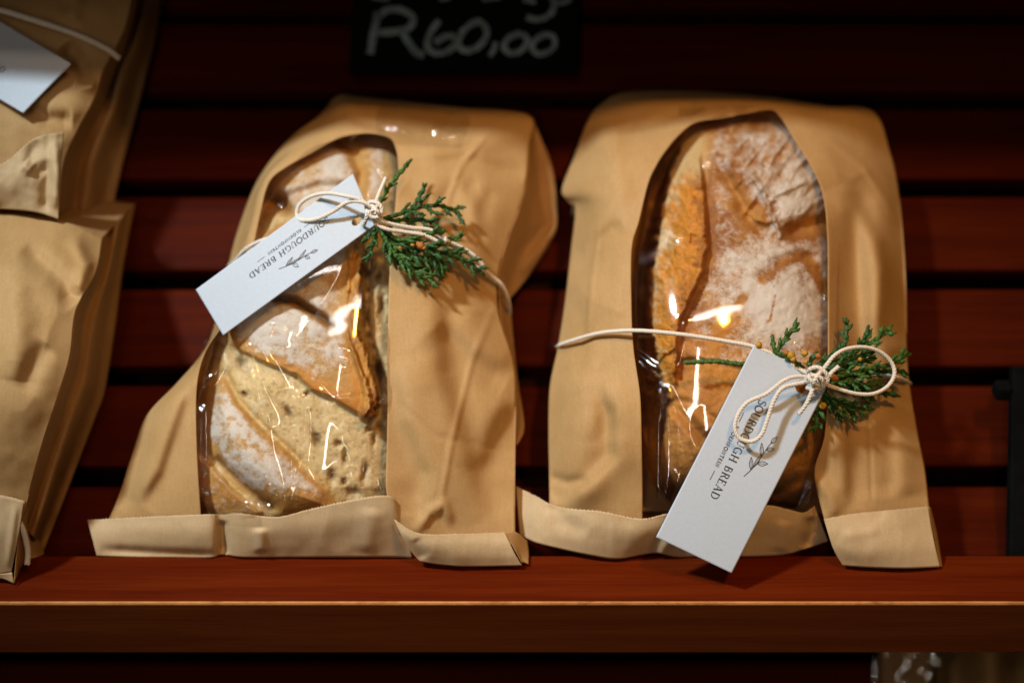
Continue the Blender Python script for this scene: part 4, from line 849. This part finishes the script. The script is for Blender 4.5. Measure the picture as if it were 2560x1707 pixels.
tw_l = empty('twine_bow', P(935, 525, 8.3), 'cream cotton string tied in a bow round the slumped bag', 'string', 'cotton strings tied round the bags')
twine('wrap', tw_l, [[(572, 665, 3.0), (590, 650, 4.4), (615, 622, 5.6), (650, 603, 6.3), (690, 592, 6.5), (760, 575, 6.6), (850, 550, 6.8), (930, 530, 7.6)],
                     [(1090, 592, 7.0), (1130, 615, 6.6), (1180, 640, 6.0), (1208, 672, 5.5), (1230, 692, 4.9), (1254, 712, 4.5), (1268, 740, 3.9), (1274, 770, 2.8), (1273, 790, 2.0)]])
twine('bow_loop', tw_l, [[(930, 522, 8.6), (900, 500, 8.9), (865, 490, 8.9), (820, 483, 8.5), (780, 490, 8.1), (750, 510, 7.8), (742, 535, 7.7), (752, 550, 7.8), (790, 548, 8.0), (830, 530, 8.3), (870, 505, 8.7), (905, 505, 8.9), (932, 520, 8.7)]])
twine('bow_loop', tw_l, [[(936, 535, 8.6), (955, 552, 8.6), (985, 562, 8.3), (1030, 570, 7.9), (1070, 574, 7.6), (1100, 585, 7.4), (1115, 600, 7.3), (1100, 606, 7.4), (1060, 588, 7.7), (1010, 580, 8.0), (970, 574, 8.3), (945, 562, 8.4), (930, 545, 8.5)], [(1118, 602, 7.1), (1160, 622, 6.6), (1195, 648, 6.2), (1210, 672, 5.9), (1190, 668, 6.0), (1150, 640, 6.5), (1110, 612, 7.0)]])
twine('tail', tw_l, [[(935, 520, 8.6), (942, 500, 8.7), (952, 475, 8.6), (965, 445, 8.3)]])
twine('knot', tw_l, [[(918, 520, 8.4), (925, 505, 8.8), (945, 508, 9.0), (955, 525, 8.9), (945, 542, 8.8), (928, 542, 8.8), (920, 528, 8.9)], [(922, 545, 8.4), (932, 525, 9.0), (950, 512, 8.8)], [(925, 505, 8.4), (940, 525, 9.1), (955, 545, 8.6)], [(915, 512, 8.4), (918, 535, 8.6), (912, 556, 8.3), (908, 565, 7.9)]])
tw_t = empty('twine', P(100, 60, 7), 'blurred string slanting over the bag in the top corner', 'string', 'cotton strings tied round the bags')
twine('wrap', tw_t, [[(-80, 10, 7.4), (0, 26, 7.6), (60, 44, 7.6), (130, 66, 7.4), (210, 95, 6.9), (270, 125, 6.4), (297, 146, 5.8)]], .0008)
tw_b = empty('twine', P(60, 1350, 4), 'short white string end poking out under the plump bag by the rail', 'string', 'cotton strings tied round the bags')
twine('end', tw_b, [[(50, 1308, 5.2), (58, 1325, 4.9), (65, 1350, 4.4), (70, 1380, 3.9), (68, 1410, 3.6)]], .0007)

# ------------------------------------------------------------------ cypress sprigs
def scales(pts, r0):
    """a shoot of cypress: overlapping scale leaves in crossed pairs along a path"""
    A = smoothpath(pts, 2.2); A[:, 2] += settle(A[:, 0]); path = P(A[:, 0], A[:, 1], A[:, 2]); n = len(path)
    s = np.arange(n) * 2.2; per = 10.0; k = np.floor(s / per).astype(int); fr = s / per - k
    bulge = .62 + .75 * np.sin(np.clip(fr, 0, 1) * math.pi * .85) ** .8 * (1 - .35 * fr)
    taper = np.clip((n - 1 - np.arange(n)) / 5.0, .12, 1) ** .5
    odd = (k % 2 == 0); ra = r0 * taper * np.where(odd, bulge, .72); rb = r0 * taper * np.where(odd, .72, bulge)
    v, f, _ = sweep(path, np.stack([ra, rb], 1), 8); return v, f


def branch(name, parent, pts, mat, rs, twig=42, every=17, r0=.00100, sub=True, start=.22):
    A = smoothpath(pts, 4); parts = [scales(pts, r0 * 1.1)]; L = len(A) * 4; side = rs.choice([-1, 1]); s = L * start
    while s < L - 10:
        i = int(s / 4); i = min(i, len(A) - 2); t = A[i + 1] - A[i]; t = t / (np.hypot(t[0], t[1]) + 1e-9)
        ang = side * math.radians(rs.uniform(34, 52)); c, sn = math.cos(ang), math.sin(ang); d = np.array([t[0] * c - t[1] * sn, t[0] * sn + t[1] * c])
        ln = twig * rs.uniform(.6, 1.15) * (1 - .55 * max(0, s / L - .35)); hh = rs.uniform(-.15, .3)
        t2 = np.array([t[0], t[1]])
        e = A[i][:2] + d * ln * .6; e2 = e + (d * .75 + t2 * .55) * ln * .45
        q = [(A[i][0], A[i][1], A[i][2]), (*(A[i][:2] + d * ln * .3), A[i][2] + hh * .5), (*e, A[i][2] + hh), (*e2, A[i][2] + hh * .8)]
        parts.append(scales(q, r0 * .95))
        if sub and ln > 24:
            for sg in (1, -1):
                if rs.rand() < .7:
                    a2 = sg * math.radians(45); d2 = np.array([d[0] * math.cos(a2) - d[1] * math.sin(a2), d[0] * math.sin(a2) + d[1] * math.cos(a2)]); b0 = A[i][:2] + d * ln * rs.uniform(.35, .6)
                    l2 = ln * rs.uniform(.28, .45); parts.append(scales([(*b0, A[i][2] + hh * .7), (*(b0 + d2 * l2 * .5), A[i][2] + hh * .8), (*(b0 + d2 * l2), A[i][2] + hh * .9)], r0 * .85))
        side = -side; s += every * rs.uniform(.7, 1.25)
    v, f = merge(parts)
    return link(name, v, f, mat, parent)


def bud(parent, px, py, h, r, mat, rs):
    bm = bmesh.new(); bmesh.ops.create_icosphere(bm, subdivisions=2, radius=r)
    c = P(px, py, h + settle(np.array(px)))
    for q in bm.verts: q.co = q.co * (1 + .35 * (rs.rand() - .4)) * 1.0 + Vector(c)
    V = [tuple(q.co) for q in bm.verts]; fs = [tuple(q.index for q in f.verts) for f in bm.faces]; bm.free()
    return link('bud', V, fs, mat, parent)


rs = np.random.RandomState(4)
sp_r = empty('cypress_sprig', P(2040, 960, 7.3), 'green cypress sprig with yellow buds behind the bow of the upright bag', 'sprig', 'cypress sprigs tied to the bags')
for pts, mt, tw, ev, st in [
    ([(1874, 910, 7.15), (1840, 909, 7.25), (1790, 903, 7.3), (1708, 907, 7.2)], LEAF_Y, 0, 900, .9),
    ([(1990, 905, 7.3), (1960, 890, 7.5), (1937, 875, 7.6), (1930, 835, 7.7)], LEAF_Y, 0, 900, .9),
    ([(1940, 880, 7.5), (1955, 858, 7.7), (1975, 832, 7.8), (1998, 806, 7.8)], LEAF_Y, 26, 14, .2),
    ([(2010, 920, 7.4), (1975, 898, 7.5), (1945, 884, 7.4)], LEAF, 16, 14, .2),
    ([(2030, 930, 7.4), (2060, 900, 7.5), (2100, 878, 7.3), (2116, 835, 7.1), (2116, 793, 7.0)], LEAF, 26, 15, .15),
    ([(2020, 915, 7.5), (2032, 895, 7.6), (2045, 878, 7.6)], LEAF, 14, 12, .3),
    ([(2090, 905, 7.2), (2130, 885, 7.0), (2160, 850, 6.8), (2172, 812, 6.7)], LEAF, 20, 14, .2),
    ([(2100, 905, 7.1), (2150, 872, 6.8), (2195, 845, 6.5), (2232, 812, 6.3)], LEAF_Y, 34, 19, .35),
    ([(2050, 930, 7.7), (2100, 910, 7.7), (2150, 890, 7.4), (2190, 878, 7.1)], LEAF, 34, 15, .15),
    ([(2060, 938, 7.5), (2110, 920, 7.3), (2150, 905, 7.0), (2192, 895, 6.7)], LEAF, 24, 14, .2),
    ([(2060, 945, 7.7), (2120, 935, 7.5), (2180, 920, 7.0), (2230, 910, 6.4), (2272, 880, 5.8)], LEAF_Y, 34, 17, .25),
    ([(2060, 950, 7.5), (2130, 940, 7.1), (2190, 930, 6.5), (2250, 928, 5.8), (2272, 938, 5.4)], LEAF, 26, 16, .3),
    ([(2055, 958, 7.6), (2110, 955, 7.3), (2160, 962, 6.8), (2205, 955, 6.3)], LEAF_Y, 26, 15, .2),
    ([(2060, 962, 7.4), (2120, 968, 6.9), (2180, 978, 6.3), (2252, 990, 5.3)], LEAF, 26, 16, .3),
    ([(2050, 972, 7.3), (2090, 1005, 6.9), (2130, 1020, 6.5), (2186, 1022, 5.9)], LEAF_Y, 34, 18, .3),
    ([(2050, 980, 7.2), (2090, 1000, 6.9), (2120, 1025, 6.5), (2145, 1045, 6.2)], LEAF, 24, 17, .3),
    ([(2050, 985, 7.2), (2075, 1010, 6.9), (2095, 1035, 6.6), (2106, 1058, 6.4)], LEAF, 18, 14, .25),
    ([(2052, 1000, 7.0), (2045, 1020, 6.9), (2042, 1050, 6.7), (2036, 1082, 6.5)], LEAF_Y, 30, 14, .1),
    ([(2090, 960, 6.9), (2140, 985, 6.4), (2190, 1000, 5.9)], LEAF, 20, 15, .2)]:
    branch('branchlet', sp_r, pts, mt, rs, tw, ev, .00105, True, st)
for px, py, h, r, mt in [(1978, 888, 7.9, .0017, BUD), (1983, 898, 7.9, .0013, BUD), (2012, 883, 7.9, .0015, BUD), (2045, 890, 7.8, .0012, BUD_B), (1897, 862, 7.6, .0014, BUD), (1965, 882, 7.6, .0013, BUD_B), (2087, 945, 8.2, .0016, BUD_B), (2058, 1014, 7.4, .0015, BUD), (2150, 898, 7.5, .0010, BUD), (2127, 909, 7.6, .0009, BUD), (2014, 905, 7.9, .0010, BUD)]:
    bud(sp_r, px, py, h, r, mt, rs)

sp_l = empty('cypress_sprig', P(960, 570, 7.6), 'green cypress sprig fanning right from the bow of the slumped bag', 'sprig', 'cypress sprigs tied to the bags')
for pts, mt, tw, ev, st in [
    ([(945, 520, 8.2), (965, 480, 8.0), (990, 445, 7.8), (1030, 397, 7.5)], LEAF_Y, 16, 22, .15),
    ([(955, 548, 8.2), (1000, 535, 7.9), (1040, 520, 7.6), (1090, 514, 7.3), (1120, 520, 7.0), (1156, 540, 6.7)], LEAF, 46, 21, .25),
    ([(1030, 522, 7.6), (1050, 490, 7.5), (1062, 465, 7.4), (1068, 458, 7.4)], LEAF, 14, 15, .3),
    ([(960, 555, 8.0), (1010, 550, 7.6), (1060, 552, 7.3), (1095, 560, 7.0)], LEAF, 30, 15, .2),
    ([(945, 565, 8.2), (965, 600, 8.0), (990, 640, 7.7), (1020, 665, 7.4), (1050, 690, 7.2), (1085, 700, 7.0)], LEAF_Y, 44, 17, .25),
    ([(960, 575, 8.0), (1000, 600, 7.8), (1050, 590, 7.7), (1090, 580, 7.6), (1118, 578, 7.5)], LEAF_Y, 24, 16, .4),
    ([(960, 580, 7.9), (1020, 615, 7.5), (1080, 625, 7.2), (1130, 640, 6.9), (1170, 655, 6.5), (1212, 688, 6.0)], LEAF, 42, 17, .2),
    ([(1080, 622, 7.2), (1110, 608, 7.1), (1140, 595, 6.9), (1162, 586, 6.7)], LEAF_Y, 20, 14, .2),
    ([(1110, 632, 7.0), (1140, 628, 6.9), (1160, 618, 6.7)], LEAF, 12, 14, .2),
    ([(960, 580, 7.8), (1010, 630, 7.4), (1060, 650, 7.1), (1100, 670, 6.8), (1108, 695, 6.6)], LEAF, 36, 14, .15),
    ([(950, 575, 7.9), (975, 625, 7.6), (1000, 660, 7.3), (1060, 680, 7.0)], LEAF, 32, 14, .2),
    ([(945, 568, 8.0), (935, 600, 7.7), (925, 630, 7.5), (914, 658, 7.3)], LEAF, 22, 14, .15),
    ([(940, 570, 8.0), (920, 590, 7.7), (905, 610, 7.5)], LEAF, 14, 14, .2),
    ([(955, 575, 7.8), (965, 610, 7.6), (970, 645, 7.4)], LEAF, 16, 14, .2),
    ([(1000, 600, 7.6), (1050, 610, 7.4), (1090, 650, 7.0), (1120, 680, 6.7)], LEAF, 34, 14, .2)]:
    branch('branchlet', sp_l, pts, mt, rs, tw, ev, .00100, True, st)
for px, py, h, r, mt in [(1052, 615, 7.9, .0017, BUD_B), (1046, 610, 7.9, .0012, BUD_B), (1000, 620, 7.8, .0010, BUD_B), (1032, 612, 7.9, .0009, BUD), (1060, 620, 7.9, .0010, BUD_B)]:
    bud(sp_l, px, py, h, r, mt, rs)

# ------------------------------------------------------------------ chalk boards
def board(name, c, label, thick, strokes=(), extra=None):
    """a black board given by its corners (px,py,h): top-left, top-right, bottom-right, bottom-left"""
    C = P(*np.array(c, float).T); n = np.cross(C[1] - C[0], C[3] - C[0]); n = n / np.linalg.norm(n)
    if n @ (CAM - C[0]) < 0: n = -n
    root = empty(name, (C[2] + C[3]) / 2, label, 'price board' if strokes else 'board')
    V = np.concatenate([C, C - n * thick]); f = [(0, 1, 2, 3), (7, 6, 5, 4), (0, 4, 5, 1), (1, 5, 6, 2), (2, 6, 7, 3), (3, 7, 4, 0)]
    o = link('panel', V, f, SLATE, root, smooth=False); bevel(o, .0008)
    out = []
    for pts, wd in strokes:
        A = smoothpath([(*p, 0) for p in pts], 4)
        d = FWD + (A[:, 0:1] - 1280) / F * np.array([1., 0, 0]) - (A[:, 1:2] - 853.5) / F * UPV
        t = ((C[0] - CAM) @ n) / (d @ n); pw = CAM + d * t[:, None] + n * .0003
        tg = np.gradient(pw, axis=0); tg /= np.linalg.norm(tg, axis=1)[:, None]; sd = np.cross(n, tg)
        wv = wd / F * .78 * (.8 + .35 * RNG.rand(len(pw)))[:, None] / 2
        k = len(pw); out.append((np.concatenate([pw + sd * wv, pw - sd * wv]), [(i, i + 1, k + i + 1, k + i) for i in range(k - 1)]))
    if out:
        v, f = merge(out); link('chalk_writing', v, f, CHALK, o, smooth=False)
    return root, C, n


ST = [([(926, 136), (934, 85), (946, 32)], 18), ([(938, 48), (970, 26), (1008, 28), (1034, 48), (1020, 72), (985, 80), (945, 84)], 17), ([(1006, 82), (1022, 108), (1042, 134), (1060, 138)], 17),
      ([(1098, 52), (1078, 80), (1068, 112), (1082, 132), (1112, 132), (1138, 114), (1134, 92), (1110, 94), (1088, 108)], 15), ([(1186, 56), (1160, 76), (1146, 104), (1156, 126), (1186, 124), (1212, 100), (1216, 74), (1200, 56), (1182, 58)], 15), ([(1238, 106), (1236, 122), (1224, 142)], 11),
      ([(1298, 84), (1270, 98), (1260, 120), (1276, 134), (1302, 128), (1318, 108), (1312, 90), (1294, 86)], 14), ([(1362, 86), (1338, 102), (1330, 122), (1346, 136), (1372, 130), (1388, 110), (1380, 90), (1358, 88)], 13),
      ([(1318, 4), (1328, -18), (1360, -24), (1380, -6), (1386, 14), (1374, 38), (1346, 50), (1316, 44)], 15), ([(1380, 0), (1402, 10), (1428, -2)], 10), ([(930, -4), (972, 1)], 9), ([(1098, 0), (1126, -2)], 8), ([(1206, 1), (1252, -3)], 8), ([(1306, 0), (1340, 8)], 10)]
board('price_board', [(892, -260, 4.2), (1440, -260, 4.2), (1447, 182, 1.6), (872, 182, 1.6)], 'black chalkboard with a handwritten price behind the slumped bag', .006, ST)
rt, C, n = board('black_board', [(2532, 915, 3.0), (2790, 915, 3.0), (2790, 1400, 1.3), (2524, 1400, 1.3)], 'dark board just entering the frame at the right edge of the rack', .006)
v, f = box(-.004, .004, -.004, .004, -.004, .004)
o = link('clip', v + P(2506, 975, 2.4), f, SLATE, rt, smooth=False); bevel(o, .002, 3)
